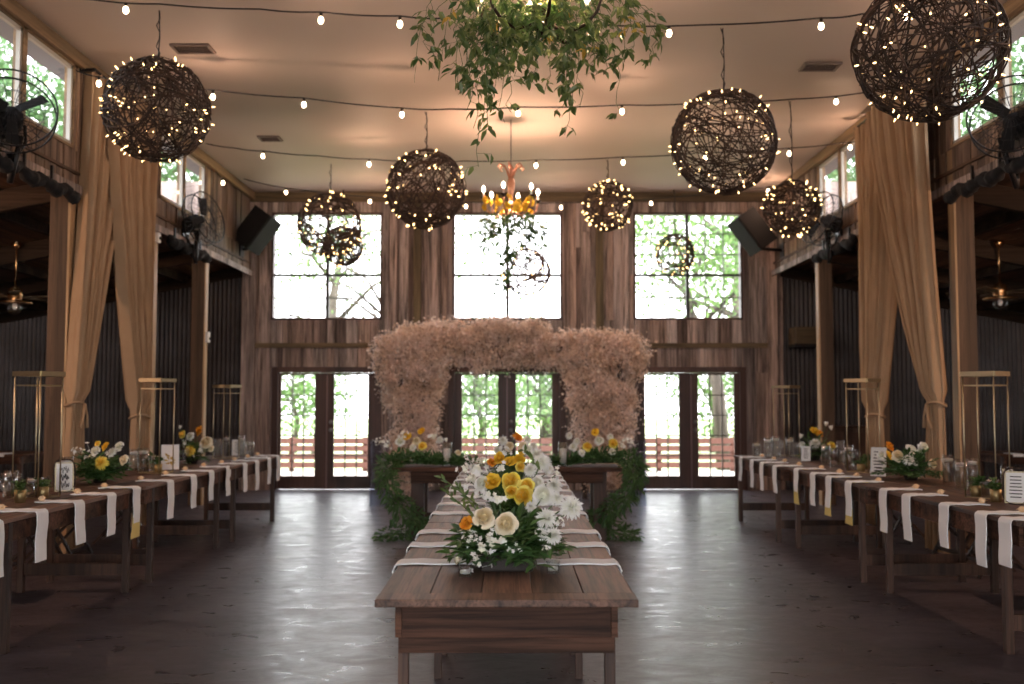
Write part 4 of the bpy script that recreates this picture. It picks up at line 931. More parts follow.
for px, X, lab in ((5, -3.6, 'wine glass at the extreme left of the left row'), (16, -3.5, 'wine glass beside the nearest left gold stand'), (185, -3.5, 'wine glass below the orange-topped left bouquet'), (205, -3.5, 'wine glass right of the orange-topped left bouquet'), (246, -3.3, 'wine glass by the small far card on the left'), (834, 3.45, 'wine glass right of the upright right bouquet'), (858, 3.6, 'wine glass under the middle right gold stand'), (797, 3.45, 'wine glass left of the upright right bouquet'), (781, 3.42, 'wine glass under the farthest right gold stand')):
    goblet(px, X, .2, lab)
# ------------------------------------------------------------------ central flower runs
def run(Y, label, fl, base, nst, L, seed, wr=.34, x=None, extra=None):
    X = CX if x is None else x
    t = thing('floral_centerpiece', (X, Y, TOP), label, 'flower arrangement', 'flowers down the central row')
    MB().bx(X - .11, X + .11, Y - .16, Y + .16, TOP + .001, TOP + .075).build('bowl', M['soil'], t, bevel=.01)
    greens(t, 'foliage', (X, Y, TOP + .06), base, nst, L, 'leaf', seed, floor=TOP, wr=wr)
    greens(t, 'dark_foliage', (X, Y - .02, TOP + .05), (base[0] * .9, base[1] * .9, base[2] * .62), int(nst * .9), L * .8, 'leafd', seed + 1, floor=TOP, wr=wr * 1.3)
    st = MB(); c = Vector((X, Y, TOP + .06))
    for kind, fx, fy, r, dy in fl: p = bloom(t, kind, fx, fy, Y + dy, r); st.tube([p + Vector((0, .015, -.015)), p.lerp(c, .5) + Vector((0, .01, 0)), c], .0035, 4)
    st.build('flower_stems', M['stem'], t)
    return t
t = run(4.38, 'large overflowing centrepiece of cream roses and white blooms, nearest the camera', [
  ('cr', 484, 516, 12.5, -.2), ('cr', 505, 523, 13.5, -.18), ('or', 466, 523, 7.5, -.1), ('wm', 546, 519, 11, -.05), ('wm', 571, 508, 12.5, .12), ('wr', 543, 494, 12, .12), ('wm', 553, 536, 9.5, -.14), ('wm', 541, 534, 7, -.1),
  ('wc', 481, 549, 9, -.2), ('wc', 493, 545, 10, -.22), ('wc', 503, 541, 9, -.2), ('wc', 476, 563, 9, -.22), ('wc', 517, 548, 6, -.22), ('wc', 488, 538, 8, -.18), ('wm', 556, 499, 8, .1), ('wc', 468, 533, 8, -.05), ('wc', 499, 499, 9, .0), ('wc', 491, 494, 8, .05), ('wm', 531, 507, 6, .0), ('wc', 560, 521, 6, 0),
  ('po', 457, 561, 5, -.1), ('wc', 470, 540, 7, -.15), ('wt', 571, 500, 5, .15), ('wc', 545, 549, 5, -.22)], (.25, .30, .15), 85, .09, 40)
r = random.Random(4)
for a, b in (((478, 505), (442, 478)), ((480, 520), (446, 492)), ((478, 512), (458, 487)), ((540, 470), (524, 450))):   # airy sprigs at the upper left
    pr = MB(); p, q = at(a[0], a[1], 4.6), at(b[0], b[1], 4.65); pr.tube([p, q], .003, 4)
    for i in range(12):
        f = i / 11; s = p.lerp(q, f); pr.leaf(s, (q - p).normalized() + Vector((r.gauss(0, .6), r.gauss(0, .6), r.gauss(0, .6))), Vector((0, -1, .4)), .04, .014)
    pr.build('sprig', M['leafc'], t)
run(5.35, 'mound of yellow and golden blooms behind the nearest centrepiece', [
  ('gr', 492, 481, 10, -.1), ('yr', 510, 480, 11, -.1), ('yr', 522, 495, 11, -.25), ('yr', 526, 485, 9, -.1), ('yr', 512, 491, 8, -.22), ('wc', 478, 470, 11, 0), ('wc', 470, 478, 9, 0), ('wm', 541, 463, 10, .2), ('wm', 554, 486, 9, .1), ('wm', 530, 470, 7, .1), ('wc', 484, 492, 9, -.1), ('wr', 537, 482, 8, 0), ('wc', 500, 468, 7, 0), ('wc', 556, 472, 7, .2), ('wc', 464, 468, 8, .1), ('wr', 482, 482, 9, -.1)], (.20, .34, .20), 60, .075, 60)
run(6.7, 'farther mound with golden blooms and white sprays in the central row', [
  ('gr', 499, 458, 7, 0), ('gr', 510, 461, 6.5, -.1), ('gr', 519, 459, 6.5, 0), ('or', 492, 462, 5, 0), ('wm', 536, 455, 8, 0), ('wc', 482, 461, 8, 0), ('wm', 545, 462, 7, .1), ('wc', 475, 466, 7, -.1), ('wr', 527, 449, 6, .1), ('yr', 521, 466, 6, -.2), ('wc', 506, 450, 6, 0), ('wm', 549, 470, 6, -.1)], (.18, .34, .20), 50, .07, 62)
run(8.9, 'farthest mound in the central row with a single orange bloom on top', [
  ('or', 518, 437, 5.2, 0), ('cr', 509, 446, 6, 0), ('cr', 523, 446, 6, -.1), ('wm', 503, 441, 5.5, 0), ('gr', 522, 452, 4.5, -.1), ('wm', 533, 447, 5, 0), ('wm', 498, 450, 5, 0), ('wc', 513, 437, 4, .1), ('wr', 538, 454, 5, 0), ('wr', 528, 439, 4, .1)], (.18, .3, .2), 40, .06, 64)
# dripping votive glasses on the central table
for px, py, Y, lab in ((465, 576, 4.12, 'small clear votive glass at the lower left foot of the nearest centrepiece'), (553, 572, 4.2, 'small clear votive glass at the lower right foot of the nearest centrepiece')):
    X = at(px, py, Y).x; t = thing('votive_glass', (X, Y, TOP), lab, 'votive', 'votive glasses')
    MB().lathe([(.0001, TOP + .001), (.026, TOP + .001), (.03, TOP + .05), (.027, TOP + .05), (.024, TOP + .012), (.0001, TOP + .012)], 18, (X, Y, 0)).build('glass', M['glass'], t, True)
    MB().lathe([(.0001, TOP + .013), (.021, TOP + .013), (.021, TOP + .026), (.0001, TOP + .027)], 14, (X, Y, 0)).build('wax', M['wax'], t, True)
# ------------------------------------------------------------------ garlands of the cross table
def garland(sx, label, path, fl, seed):
    t = thing('leafy_garland', path[0][:3], label, 'garland', 'garlands of the cross table'); r = random.Random(seed); mb = MB(); stem = MB(); P = [Vector(p[:3]) for p in path]; rad = [p[3] for p in path]
    stem.tube(P, .012, 5)
    for i in range(len(P) - 1):
        seg = (P[i + 1] - P[i]); n = int(seg.length * (900 if P[i].z > HT - .1 and P[i + 1].z > HT - .1 else 560))
        for k in range(n):
            f = r.random(); ra = rad[i] + (rad[i + 1] - rad[i]) * f; c = P[i].lerp(P[i + 1], f); o = Vector((r.gauss(0, 1), r.gauss(0, 1), r.gauss(0, 1))).normalized() * ra * r.uniform(.2, 1) ** .6
            if c.z < HT + .15 and c.z > HT - .1 and o.z < 0 and abs(c.x + o.x - (hx0 + hx1) / 2) < (hx1 - hx0) / 2: o.z = abs(o.z) * .6
            q = c + o; q.z = max(q.z, .01); d = o.normalized() + seg.normalized() * r.uniform(-.3, .9) + Vector((0, 0, -.3 if c.z < HT - .1 else 0))
            mb.leaf(q, d, Vector((r.gauss(0, .6), -.5, 1)), r.uniform(.05, .10), r.uniform(.02, .036))
    mb.v = [(x, y, max(z, .006)) for x, y, z in mb.v]
    stem.build('garland_stem', M['stem'], t); mb.build('foliage', M['leafd'], t)
    for kind, fx, fy, rr, dy in fl: bloom(t, kind, fx, fy, 11.1 + dy, rr)
    return t
g = lambda px, py, Y, r: (*at(px, py, Y), r)
garland(-1, 'green garland with flowers trailing off the left end of the cross table to the floor', [g(474, 465, 11.15, .08), g(440, 464, 11.15, .10), g(415, 463, 11.15, .14), g(396, 464, 11.1, .16), g(386, 470, 10.9, .12), g(389, 490, 10.85, .11), g(402, 508, 10.85, .12), g(417, 520, 10.9, .10), g(424, 531, 11.2, .10), g(408, 534, 11.1, .12), g(390, 534, 11.0, .12), g(381, 537, 10.95, .06)],
  [('wc', 403, 434, 5, 0), ('gr', 407, 436, 4.5, 0), ('gr', 421, 431, 4, 0), ('wr', 400, 441, 5.5, 0), ('cr', 416, 440, 5, -.05), ('yr', 422, 445, 5, -.1), ('wc', 434, 437, 6, 0), ('wm', 440, 440, 4, 0), ('wc', 383, 443, 6, 0), ('wc', 377, 441, 4, 0), ('wc', 388, 446, 4, 0), ('cr', 458, 452, 3.5, 0), ('wr', 412, 447, 4, -.1), ('wt', 446, 440, 3, 0)], 5)
garland(1, 'green garland with flowers trailing off the right end of the cross table to the floor', [g(545, 466, 11.15, .07), g(568, 464, 11.15, .09), g(590, 462, 11.15, .13), g(612, 462, 11.1, .15), g(630, 462, 11.1, .14), g(638, 474, 10.85, .12), g(633, 490, 10.85, .12), g(620, 503, 10.85, .12), g(606, 512, 10.9, .10), g(598, 522, 11.25, .12), g(612, 532, 11.1, .13), g(628, 536, 11.0, .11), g(638, 538, 10.95, .05)],
  [('wm', 569, 436, 4, 0), ('wr', 573, 446, 5, 0), ('wr', 577, 441, 4, 0), ('yr', 588, 446, 5.5, -.05), ('gr', 595, 432, 4.5, 0), ('wr', 599, 440, 5.5, 0), ('wm', 610, 437, 4, 0), ('yr', 614, 443, 5.5, -.05), ('wr', 612, 451, 4, -.1), ('wc', 626, 441, 6, 0), ('wc', 620, 446, 5, 0), ('wc', 632, 443, 4, 0), ('wr', 582, 452, 4, -.1)], 6)
for px, lab in ((447, 'glass cylinder with white candle on the left half of the cross table'), (563, 'glass cylinder with white candle on the right half of the cross table')):
    p = at(px, 460, 11.1); X, Y, z = p.x, 11.1, HT; t = thing('candle_cylinder', (X, Y, z), lab, 'candle', 'candle cylinders')
    MB().lathe([(.0001, z + .001), (.055, z + .001), (.055, z + .27), (.051, z + .27), (.051, z + .012), (.0001, z + .012)], 24, (X, Y, 0)).build('glass', M['glass'], t, True)
    MB().lathe([(.0001, z + .013), (.038, z + .013), (.038, z + .2), (.004, z + .198), (.003, z + .212), (.0001, z + .212)], 20, (X, Y, 0)).build('candle', M['wax'], t, True)
# ------------------------------------------------------------------ clear acrylic plinths
for px0, px1, py, lab in ((371, 388, 441, 'clear acrylic plinth at the left foot of the dried flower arch'), (628, 645, 441, 'clear acrylic plinth at the right foot of the dried flower arch')):
    Y = 14.6; a, b = at(px0, py, Y), at(px1, py, Y); t = thing('acrylic_plinth', ((a.x + b.x) / 2, Y, 0), lab, 'plinth', 'acrylic plinths'); w = b.x - a.x; z = a.z; e = .012
    mb = MB().bx(a.x, b.x, Y - w / 2, Y - w / 2 + e, 0, z).bx(a.x, b.x, Y + w / 2 - e, Y + w / 2, 0, z).bx(a.x, a.x + e, Y - w / 2 + e, Y + w / 2 - e, 0, z).bx(b.x - e, b.x, Y - w / 2 + e, Y + w / 2 - e, 0, z); mb.build('side_panel', M['thick'], t)
    MB().bx(a.x, b.x, Y - w / 2, Y + w / 2, z, z + .012).build('plinth_top', M['thick'], t)
# ------------------------------------------------------------------ dried flower arch
AY = 15.6
t = thing('floral_arch', (at(510, 400, AY).x, AY, 0), 'wide arch smothered in blush and tan dried blooms before the middle doors', 'arch')
A0, A1, A2, A3 = at(378, 330, AY).x, at(440, 400, AY).x, at(568, 400, AY).x, at(642, 330, AY).x; AT = at(500, 330, AY).z; AL = at(500, 366, AY).z
mb = MB()
for x in (A0 + .35, A1 - .25, A2 + .25, A3 - .35): mb.bx(x - .04, x + .04, AY - .04, AY + .04, 0, AT - .15)
mb.bx(A0 + .3, A3 - .3, AY - .05, AY + .05, AT - .35, AT - .25); mb.build('arch_frame', M['chair'], t)
rng2 = np.random.default_rng(9)
def puffs(name, cs, per, rr, mat):
    cs = np.array(cs); n = len(cs) * per; ci = np.repeat(np.arange(len(cs)), per); d = rng2.normal(size=(n, 3)); d /= np.linalg.norm(d, axis=1, keepdims=True); q = rng2.uniform(.25, 1, (n, 1)) ** .5
    q = np.where(rng2.random((n, 1)) < .14, q * 1.75, q); P = cs[ci] + d * q * rr * rng2.uniform(.55, 1.55, (len(cs), 1))[ci]; s = rng2.uniform(.016, .042, n); V = leaf_quads(P, d + rng2.normal(size=(n, 3)) * .7, s * 1.3, s, rng2); return quads(name, V, mat, t)
def sample(poly, n, dy=.32, edge=None):
    out = []; r = random.Random(len(poly) + n)
    xs_ = [p[0] for p in poly]; ys_ = [p[1] for p in poly]
    while len(out) < n:
        x, y = r.uniform(min(xs_), max(xs_)), r.uniform(min(ys_), max(ys_)); c = False; j = len(poly) - 1
        for i in range(len(poly)):
            if (poly[i][1] > y) != (poly[j][1] > y) and x < (poly[j][0] - poly[i][0]) * (y - poly[i][1]) / (poly[j][1] - poly[i][1]) + poly[i][0]: c = not c
            j = i
        if c: out.append((*at(x, y, AY)[0:1], AY + r.uniform(-dy, dy), at(x, y, AY).z))
    return out
lc = sample([(378, 342), (400, 334), (436, 331), (452, 345), (446, 366), (436, 400), (432, 425), (436, 470), (412, 492), (392, 480), (391, 430), (386, 395), (380, 372), (376, 355)], 330)
rc = sample([(562, 342), (575, 334), (640, 340), (646, 352), (636, 375), (634, 400), (628, 440), (622, 480), (590, 492), (580, 460), (578, 420), (570, 385), (562, 368)], 330)
tc_ = sample([(398, 336), (420, 327), (470, 326), (500, 325), (548, 327), (552, 336), (580, 334), (620, 338), (628, 350), (580, 366), (540, 361), (505, 363), (470, 368), (440, 362), (402, 360)], 330)
for nm, cs in (('left_column_blooms', lc), ('right_column_blooms', rc), ('lintel_blooms', tc_)):
    o = puffs(nm, cs, 165, .105, M['dry'])
    tw = MB(); r = random.Random(2)
    for c in cs[::2]: c = Vector(c); tw.tube([c + Vector((r.uniform(-.1, .1), .05, -.2)), c], [.008, .003], 3, cap=False)
    tw.build('twigs', M['chair'], t)
# ------------------------------------------------------------------ chandeliers
def vines(t, name, strands, mat, seed, L=.075, wr=.36, gap=.045, twig=.09):
    r = random.Random(seed); mb = MB(); st = MB()
    for P in strands:
        P = [Vector(p) for p in P]; Q = [P[0]]
        for a, b in zip(P, P[1:]):
            for i in (1, 2, 3): Q.append(a.lerp(b, i / 3) + Vector((r.gauss(0, .014), r.gauss(0, .014), r.gauss(0, .006))))
        st.tube(Q, .0022, 4, cap=False); ph = r.uniform(0, 6); s_ = 0
        for a, b in zip(Q, Q[1:]):
            s_ += (b - a).length
            if math.sin(s_ * 24 + ph) < -.35: continue
            n = max(1, int((b - a).length / gap + r.random()))
            for i in range(n):
                s0 = a.lerp(b, r.random()); az = r.uniform(0, 6.28); h = Vector((math.cos(az), math.sin(az), 0)); e = s0 + h * twig * r.uniform(.3, 1) + Vector((0, 0, -.5 * twig * r.random()))
                st.tube([s0, e], .0012, 3, cap=False)
                for q in range(r.choice((2, 3, 3, 4))):
                    d = h * r.uniform(.1, .8) + Vector((r.gauss(0, .45), r.gauss(0, .45), -r.uniform(.1, 1.0))); l = L * r.uniform(.65, 1.15)
                    mb.leaf(s0.lerp(e, r.uniform(.4, 1)), d, Vector((r.gauss(0, .8), r.gauss(0, .8), 1)), l, l * wr, .15)
    st.build(name + '_stems', M['stem'], t); return mb.build(name, M[mat], t)
cand = {}
def q_(n, mb, mat): m = mb.mesh(n, True); m.materials.append(M[mat]); cand[n] = m
q_('candle_sleeve', MB().lathe([(.0001, 0), (.012, 0), (.012, .08), (.0001, .08)], 12), 'wax')
q_('flame_bulb', MB().lathe([(.0001, .0), (.016, .012), (.024, .035), (.018, .062), (.0001, .09)], 12), 'flame')
q_('drip_cup', MB().lathe([(.0001, -.03), (.012, -.028), (.016, -.01), (.048, .004), (.046, .012), (.0001, .006)], 16), 'iron')
def chandelier(c, rad, zarm, label, a0, n=6, mat='iron', crown=True):
    t = thing('chandelier', c, label, 'chandelier', 'greenery-draped chandeliers')
    MB().tube([c + Vector((0, 0, .55)), Vector((c.x, c.y, CEIL))], .006, 6).build('hanging_cord', M['cord'], t)
    MB().lathe([(.0001, -.13), (.02, -.12), (.035, -.09), (.02, -.05), (.05, -.02), (.06, .02), (.03, .06), (.022, .12), (.04, .2), (.055, .30), (.03, .38), (.02, .45), (.035, .5), (.01, .55), (.0001, .56)], 16, c).build('central_stem', M[mat], t, True)
    mb = MB()
    for k in range(6):
        a = R(60 * k + 20); d = Vector((math.cos(a), math.sin(a), 0)); mb.tube([c + d * x + Vector((0, 0, z)) for x, z in ((.02, .36), (.05, .45), (.09, .53), (.15, .545), (.18, .51), (.16, .48), (.14, .49))], [.012, .012, .010, .009, .008, .007, .006], 6)
    mb.build('crown_scrolls', M[mat], t, True)
    for k in range(n):
        a = R(a0 + 360 * k / n); d = Vector((math.cos(a), math.sin(a), 0))
        P = [c + d * (rad * x) + Vector((0, 0, z)) for x, z in ((.08, .0), (.25, -.09), (.5, -.13), (.75, -.10), (.93, -.03), (1.0, .05), (.99, .07))]
        arm = MB().tube(P, [.013, .012, .011, .011, .010, .009, .009], 7).build('chandelier_arm', M[mat], t, True)
        e = d * rad + Vector((0, 0, .09)); place('drip_cup', cand['drip_cup'], e, arm); place('candle_sleeve', cand['candle_sleeve'], e, arm); place('flame_bulb', cand['flame_bulb'], e + Vector((0, 0, .08)), arm)
    return t
cf = at(511, 207, 12.6); t = chandelier(cf, .36, 0, 'copper-crowned far chandelier with amber flowers, before the middle upper window', 15, 6, 'copper')
r = random.Random(8); sts = []
for i in range(34):
    a = r.uniform(0, 6.28); rr = r.uniform(.1, .42); s = cf + Vector((math.cos(a) * rr, math.sin(a) * rr * .6, -.08)); ln = r.uniform(.15, .5) * (1 if rr > .2 else 1.2); o = Vector((math.cos(a), math.sin(a) * .4, 0)) * r.uniform(0, .18)
    sts.append([s, s + o * .6 - Vector((0, 0, ln * .5)), s + o - Vector((0, 0, ln))])
for i in range(7): x = cf + Vector((r.uniform(-.09, .02), r.uniform(-.1, .1), -.1)); sts.append([x, x - Vector((.02, 0, .5)), x - Vector((.06, 0, r.uniform(.7, 1.05)))])
vines(t, 'trailing_leaves', sts, 'leaf', 3, .085, .45, .06)
for k in range(26):
    a = r.uniform(0, 6.28); rr = r.uniform(.08, .36); nm, m = FL['gr'][k % 2]; place('amber_bloom', m, Vector((math.cos(a) * rr, math.sin(a) * rr, r.uniform(-.07, .06))), t, (r.uniform(.5, 1.8), 0, r.uniform(0, 6)), .055)
LAMPS.append((cf + Vector((0, 0, .2)), 125))
cn = at(540, 14, 6.1); cn = Vector((cn.x, 6.1, cn.z - .01)); t = chandelier(cn, .40, 0, 'dark iron near chandelier smothered in hanging greenery, cut by the top edge', 38)
env = [(424, 85), (436, 82), (450, 85), (462, 92), (470, 112), (482, 130), (488, 168), (496, 122), (504, 112), (515, 84), (526, 84), (540, 78), (552, 92), (560, 108), (567, 135), (575, 100), (585, 106), (596, 78), (606, 74), (615, 116), (622, 62), (634, 60), (648, 58), (658, 62)]
sts = []; r = random.Random(12)
for px, py in env:
    for q in range(4 if 450 < px < 600 else 2):
        fx = px + r.gauss(0, 6); full = q == 0; ey = py if full else py * r.uniform(.35, .95)
        Y = 6.1 + r.uniform(-.35, .35) * (1 if 440 < px < 620 else .3)
        sp_ = max(-1, min(1, (fx - 540) / 118)); x0 = 540 + sp_ * 92
        s = at(x0, r.uniform(-22, 18), 6.1 + (Y - 6.1) * .8); e = at(fx, ey, Y); m1 = s.lerp(e, .35) + Vector(((e.x - s.x) * .4, 0, .02))
        sts.append([s, m1, s.lerp(e, .7) + Vector(((e.x - s.x) * .25, 0, 0)), e])
vines(t, 'trailing_leaves', sts, 'leafc', 5, .078, .42, .062)
sts2 = [[at(r.uniform(455, 600), r.uniform(-20, 10), 6.0 + r.uniform(-.3, .3)), at(r.uniform(455, 600), r.uniform(20, 55), 6.1)] for k in range(26)]
vines(t, 'dense_leaves', sts2, 'leaf', 6, .07, .4, .045)
sts3 = [[at(x, y, 6.0), at(x + dx, y + 22, 6.0)] for x, y, dx in ((452, 8, -4), (498, 8, 10), (520, 10, -6), (560, 5, 8), (584, 30, 4), (632, 16, 6), (548, 22, 0))]
vines(t, 'yellowed_leaves', sts3, 'leafy', 7, .06, .35, .035)
LAMPS.append((cn + Vector((0, 0, .2)), 125))
c3 = Vector((0, -.6, cn.z)); chandelier(c3, .40, 0, 'extra iron chandelier added out of view behind the camera to brighten the nave', 10); LAMPS.append((c3 + Vector((0, 0, .2)), 50))  # unseen chandelier and lamp, added to lift the interior light
# ------------------------------------------------------------------ far corners of the aisles
Xb0, Xb1 = at(793, 337, 16.7).x, at(832, 337, 16.7).x; z = at(800, 337, 16.7).z
t = thing('wall_shelf', ((Xb0 + Xb1) / 2, 16.85, z), 'small brown wooden box shelf on the right corrugated end wall', 'shelf')
MB().bx(Xb0, Xb1, 16.6, 17.1, z - .17, z - .12).build('shelf_board', M['black'], t); MB().bx(Xb0 + .03, Xb1 - .22, 16.65, 17.08, z - .119, z + .17).build('box', M['nailer'], t, bevel=.01)
Xc0, Xc1 = at(822, 440, 16.4).x, at(868, 440, 16.4).x; z = at(840, 426, 16.4).z
t = thing('cabinet', ((Xc0 + Xc1) / 2, 16.6, 0), 'low dark wooden cabinet standing against the right end wall', 'cabinet')
MB().bx(Xc0, Xc1, 16.4, 16.95, 0, z - .04).build('carcass', M['chair'], t, bevel=.01); MB().bx(Xc0 - .03, Xc1 + .03, 16.36, 16.97, z - .04, z).build('cabinet_top', M['tleg'], t, bevel=.01)
for s in (0, 1): a = Xc0 + .03 + s * (Xc1 - Xc0) / 2; d_ = MB().bx(a, a + (Xc1 - Xc0) / 2 - .06, 16.38, 16.4, .08, z - .1).build('door', M['tleg'], t, bevel=.004); MB().ball((a + (.05 if s else (Xc1 - Xc0) / 2 - .11), 16.365, z * .6), .018).build('knob', M['brass'], d_)
for sx, px, lab in ((1, 1002, 'dark table in the right aisle dressed with napkins and flowers'), (-1, 8, 'dark table in the left aisle behind the wine glasses')):
    Y0 = 13.1; Xc = sx * 7.35
    farm_table(Xc, Y0, Y0 + .9, 1.9, lab, 'aisle tables', (M['tablex'], M['tablex'], M['tleg']), .07, .12, .1, .06, False, cross=True)
    tt = thing('floral_centerpiece', (Xc, Y0 + .45, TOP), 'loose white bouquet on the %s aisle table' % SIDE[sx], 'flower arrangement', 'aisle bouquets')
    MB().lathe([(.0001, TOP + .001), (.05, TOP + .001), (.07, TOP + .09), (.0001, TOP + .07)], 16, (Xc, Y0 + .45, 0)).build('bowl', M['soil'], tt, True)
    greens(tt, 'foliage', (Xc, Y0 + .45, TOP + .05), (.34, .25, .26), 45, .07, 'leafd', 90 + sx, floor=TOP)
    for k in range(7): nm, m = FL[('wm', 'wr', 'cr')[k % 3]][0]; a = k * .9; place(nm, m, (.22 * math.cos(a), -.1, .2 + .09 * math.sin(a * 1.7)), tt, (R(60), 0, a), .06)
    for k in range(4):
        x = Xc - .72 + k * .45; nt_ = thing('napkin', (x, Y0, TOP), 'white napkin over the front of the %s aisle table, %s from its nave end' % (SIDE[sx], ORD[k if sx > 0 else 3 - k]), 'napkin', 'napkins on the aisle tables')
        MB().bx(x - .07, x + .07, Y0 - .006, Y0 + .25, TOP + .001, TOP + .009).bx(x - .07, x + .07, Y0 - .012, Y0 - .004, TOP - .03, TOP + .009).build('napkin_cloth', M['linen'], nt_)
    for k in range(3):
        o = copy_tree(proto); o.location = (Xc - .55 + k * .55, Y0 - .32, 0); o.rotation_euler = (0, 0, PI / 2); tag(o, 'dark folding chair before the %s aisle table, %s from the nave' % (SIDE[sx], ORD[k if sx > 0 else 2 - k]), 'chair', 'chairs of the aisle tables')
# ------------------------------------------------------------------ outside
struct(MB().bx(-60, 60, -60, 90, -.5, -.21), 'ground', M['grass'])
struct(MB().bx(-40, 40, -45, WALL + 7, -.22, -.205), 'gravel_ground', M['patio'])
struct(MB().bx(-11, 11, WALL + .25, WALL + 5, -.2, -.02), 'patio_ground', M['patio'])
rng = np.random.default_rng(5)
def tree(px, x, y, h, cr, n, label, trunk=.22, low=.35, lean=0, wide=1):
    t = thing('tree', (x, y, -.2), label, 'tree', 'trees outside')
    mb = MB(); r0 = random.Random(int(x * 10 + y)); top = Vector((x + lean, y, h * .8))
    mb.tube([(x, y, -.25), (x + lean * .2 + .1, y, h * .25), (x + lean * .6 - .1, y, h * .5), top], [trunk, trunk * .8, trunk * .55, trunk * .2], 8)
    for k in range(9):
        a = r0.uniform(0, 2 * PI); z = h * r0.uniform(.28, .7); s = Vector((x + lean * z / h, y, z)); e = s + Vector((math.cos(a) * cr * wide * .8, math.sin(a) * cr * .8, cr * r0.uniform(.1, .6)))
        mb.tube([s, (s + e) / 2 + Vector((0, 0, .3)), e], [trunk * .35, trunk * .2, trunk * .07], 5)
    mb.build('trunk', M['bark'], t, True)
    c = rng.normal(size=(60, 3)); c /= np.linalg.norm(c, axis=1, keepdims=True); c *= rng.uniform(.35, 1, (60, 1)) * np.array([[cr * wide, cr, h * (1 - low) / 2]]); c += np.array([[x + lean * .7, y, h * (1 + low) / 2]])
    P = c[rng.integers(0, 60, n)] + rng.normal(size=(n, 3)) * cr * .17; D = rng.normal(size=(n, 3)); D[:, 2] -= .4
    s = rng.uniform(.10, .2, n); quads('foliage', leaf_quads(P, D, s, s * .6, rng), M['treedark' if abs(x) > 9 else 'tree'], t)
TREES = [(-5.8, 30, 9, 3.2, 1500, 'leafy tree seen through the upper left window of the far wall', .25, .42, .8),
 (-3.4, 24, 7.5, 2.4, 700, 'thin-trunked tree standing outside the left glazed doors', .14, .6, .9),
 (1.0, 31, 3.6, 2.6, 5000, 'low green tree seen through the middle glazed doors', .22, .1, 0),
 (-.9, 27, 3.3, 1.5, 2500, 'small bright tree left of centre outside the middle doors', .1, .1, 0),
 (5.3, 25, 7.6, 2.6, 3200, 'spreading tree seen through the upper right window of the far wall', .2, .45, -1.2),
 (7.8, 34, 10, 4.0, 3000, 'tall tree behind the spreading tree outside the far right', .3, .35, 0),
 (-7.2, 33, 3.4, 2.6, 3500, 'low pale bush far beyond the left glazed doors', .1, .1, 0),
 (6.6, 33, 3.6, 2.4, 3500, 'low pale bush far beyond the right glazed doors', .1, .1, 0),
 (-9.6, 25.5, 11, 3.2, 12000, 'green tree outside the farther left clerestory window', .3, .35, 0),
 (-11.5, 19.8, 10.5, 3.2, 12000, 'green tree outside the nearer left clerestory window', .3, .35, 0),
 (9.8, 26, 11.5, 3.3, 14000, 'green tree outside the farther right clerestory window', .3, .3, 0),
 (11.6, 20, 11.5, 3.4, 14000, 'green tree outside the nearer right clerestory window', .3, .3, 0)]
for x, y, h, cr, n, lab, tr, low, lean in TREES: tree(0, x, y, h, cr, n, lab, tr, low, lean)
t = thing('garden_fence', (0, WALL + 4.6, -.1), 'low red-brown rail fence outside beyond the glazed doors', 'fence')
mb = MB()
for z in (.12, .30, .48, .64): mb.bx(-8, 8, WALL + 4.55, WALL + 4.6, z - .06, z + .06)
mb.build('fence_rails', M['brick'], t)
for k in range(11): X = -8 + 1.6 * k; MB().bx(X - .05, X + .05, WALL + 4.6, WALL + 4.7, -.2, .72).build('fence_post', M['brick'], t)
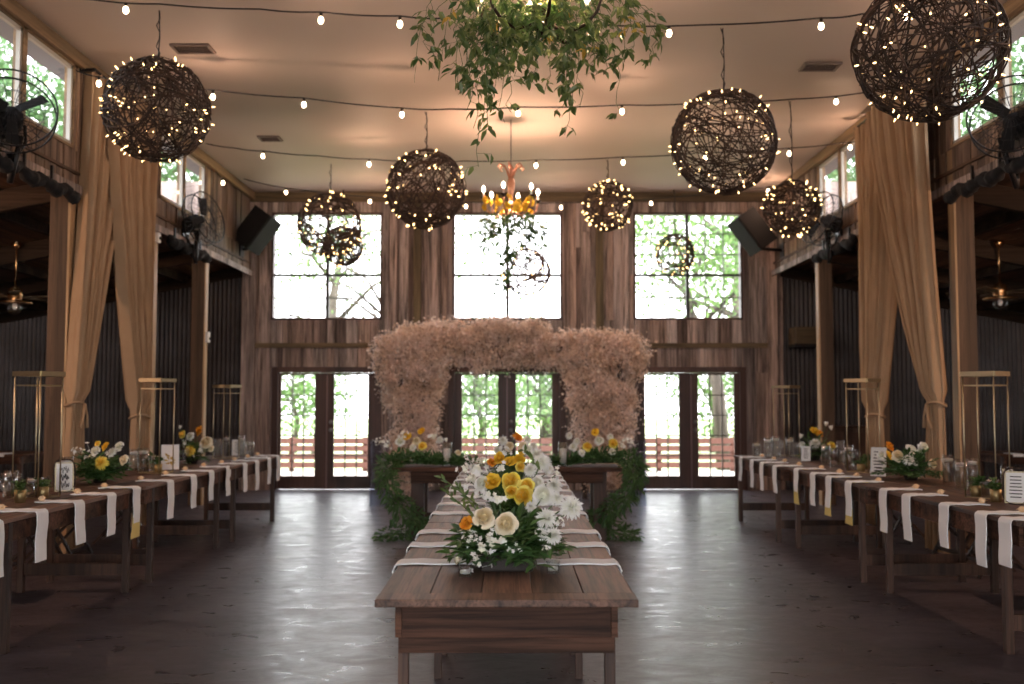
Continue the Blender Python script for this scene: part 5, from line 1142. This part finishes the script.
# ------------------------------------------------------------------ light
w = bpy.data.worlds.new('sky'); S.world = w; w.use_nodes = True; nt = w.node_tree
bg = nt.nodes['Background']; tc = nt.nodes.new('ShaderNodeTexCoord'); sp = nt.nodes.new('ShaderNodeSeparateXYZ'); nt.links.new(tc.outputs['Generated'], sp.inputs[0])
c = ramp(nt, sp.outputs['Z'], [(0, (.97, .965, 1.0)), (.35, (.95, .96, 1.0)), (1, (.80, .87, 1.0))]); nt.links.new(c, bg.inputs[0]); bg.inputs[1].default_value = SKY
sun = bpy.data.lights.new('sun', 'SUN'); so = bpy.data.objects.new('sun', sun); COL.objects.link(so); sun.energy = SUN; sun.angle = R(3); sun.color = (1, .96, .9)
so.rotation_euler = (R(28), R(12), 0)
def portal(loc, rot, sx, sy):
    l = bpy.data.lights.new('daylight_portal', 'AREA'); l.shape = 'RECTANGLE'; l.size = sx; l.size_y = sy; l.cycles.is_portal = True
    o = bpy.data.objects.new('daylight_portal', l); COL.objects.link(o); o.location = loc; o.rotation_euler = rot
for a, b in WX: portal(((a + b) / 2, WALL + .18, (WZ0 + WZ) / 2), (-PI / 2, 0, 0), b - a, WZ - WZ0)
for a, b in DX: portal(((a + b) / 2, WALL + .18, DZ / 2), (-PI / 2, 0, 0), b - a, DZ)
portal((0, FRONT - .2, dh / 2), (PI / 2, 0, 0), 2 * dw, dh)
for sx in (-1, 1):
    for a, b in wins: portal((sx * (NAVE + .15), (a + b) / 2, (APZ1 + WZ1) / 2), (0, sx * PI / 2, 0), WZ1 - APZ1, b - a)
def lamp(name, loc, power, col, size=.08):
    l = bpy.data.lights.new(name, 'POINT'); l.energy = power; l.color = col; l.shadow_soft_size = size
    o = bpy.data.objects.new(name, l); COL.objects.link(o); o.location = loc; return o
for p, e in LAMPS: lamp('lamp_glow', p, e, (1, .60, .40), .05 if e > 20 else .025)
S.view_settings.view_transform = 'Standard'; S.view_settings.look = 'None'; S.view_settings.gamma = 1; S.view_settings.use_curve_mapping = False
S.view_settings.exposure = EXPO
cy = S.cycles; cy.use_denoising = True; cy.max_bounces = 8; cy.diffuse_bounces = 4; cy.glossy_bounces = 3; cy.transmission_bounces = 6; cy.transparent_max_bounces = 16
cy.sample_clamp_indirect = 3.0; cy.caustics_reflective = False; cy.caustics_refractive = False; cy.use_light_tree = True
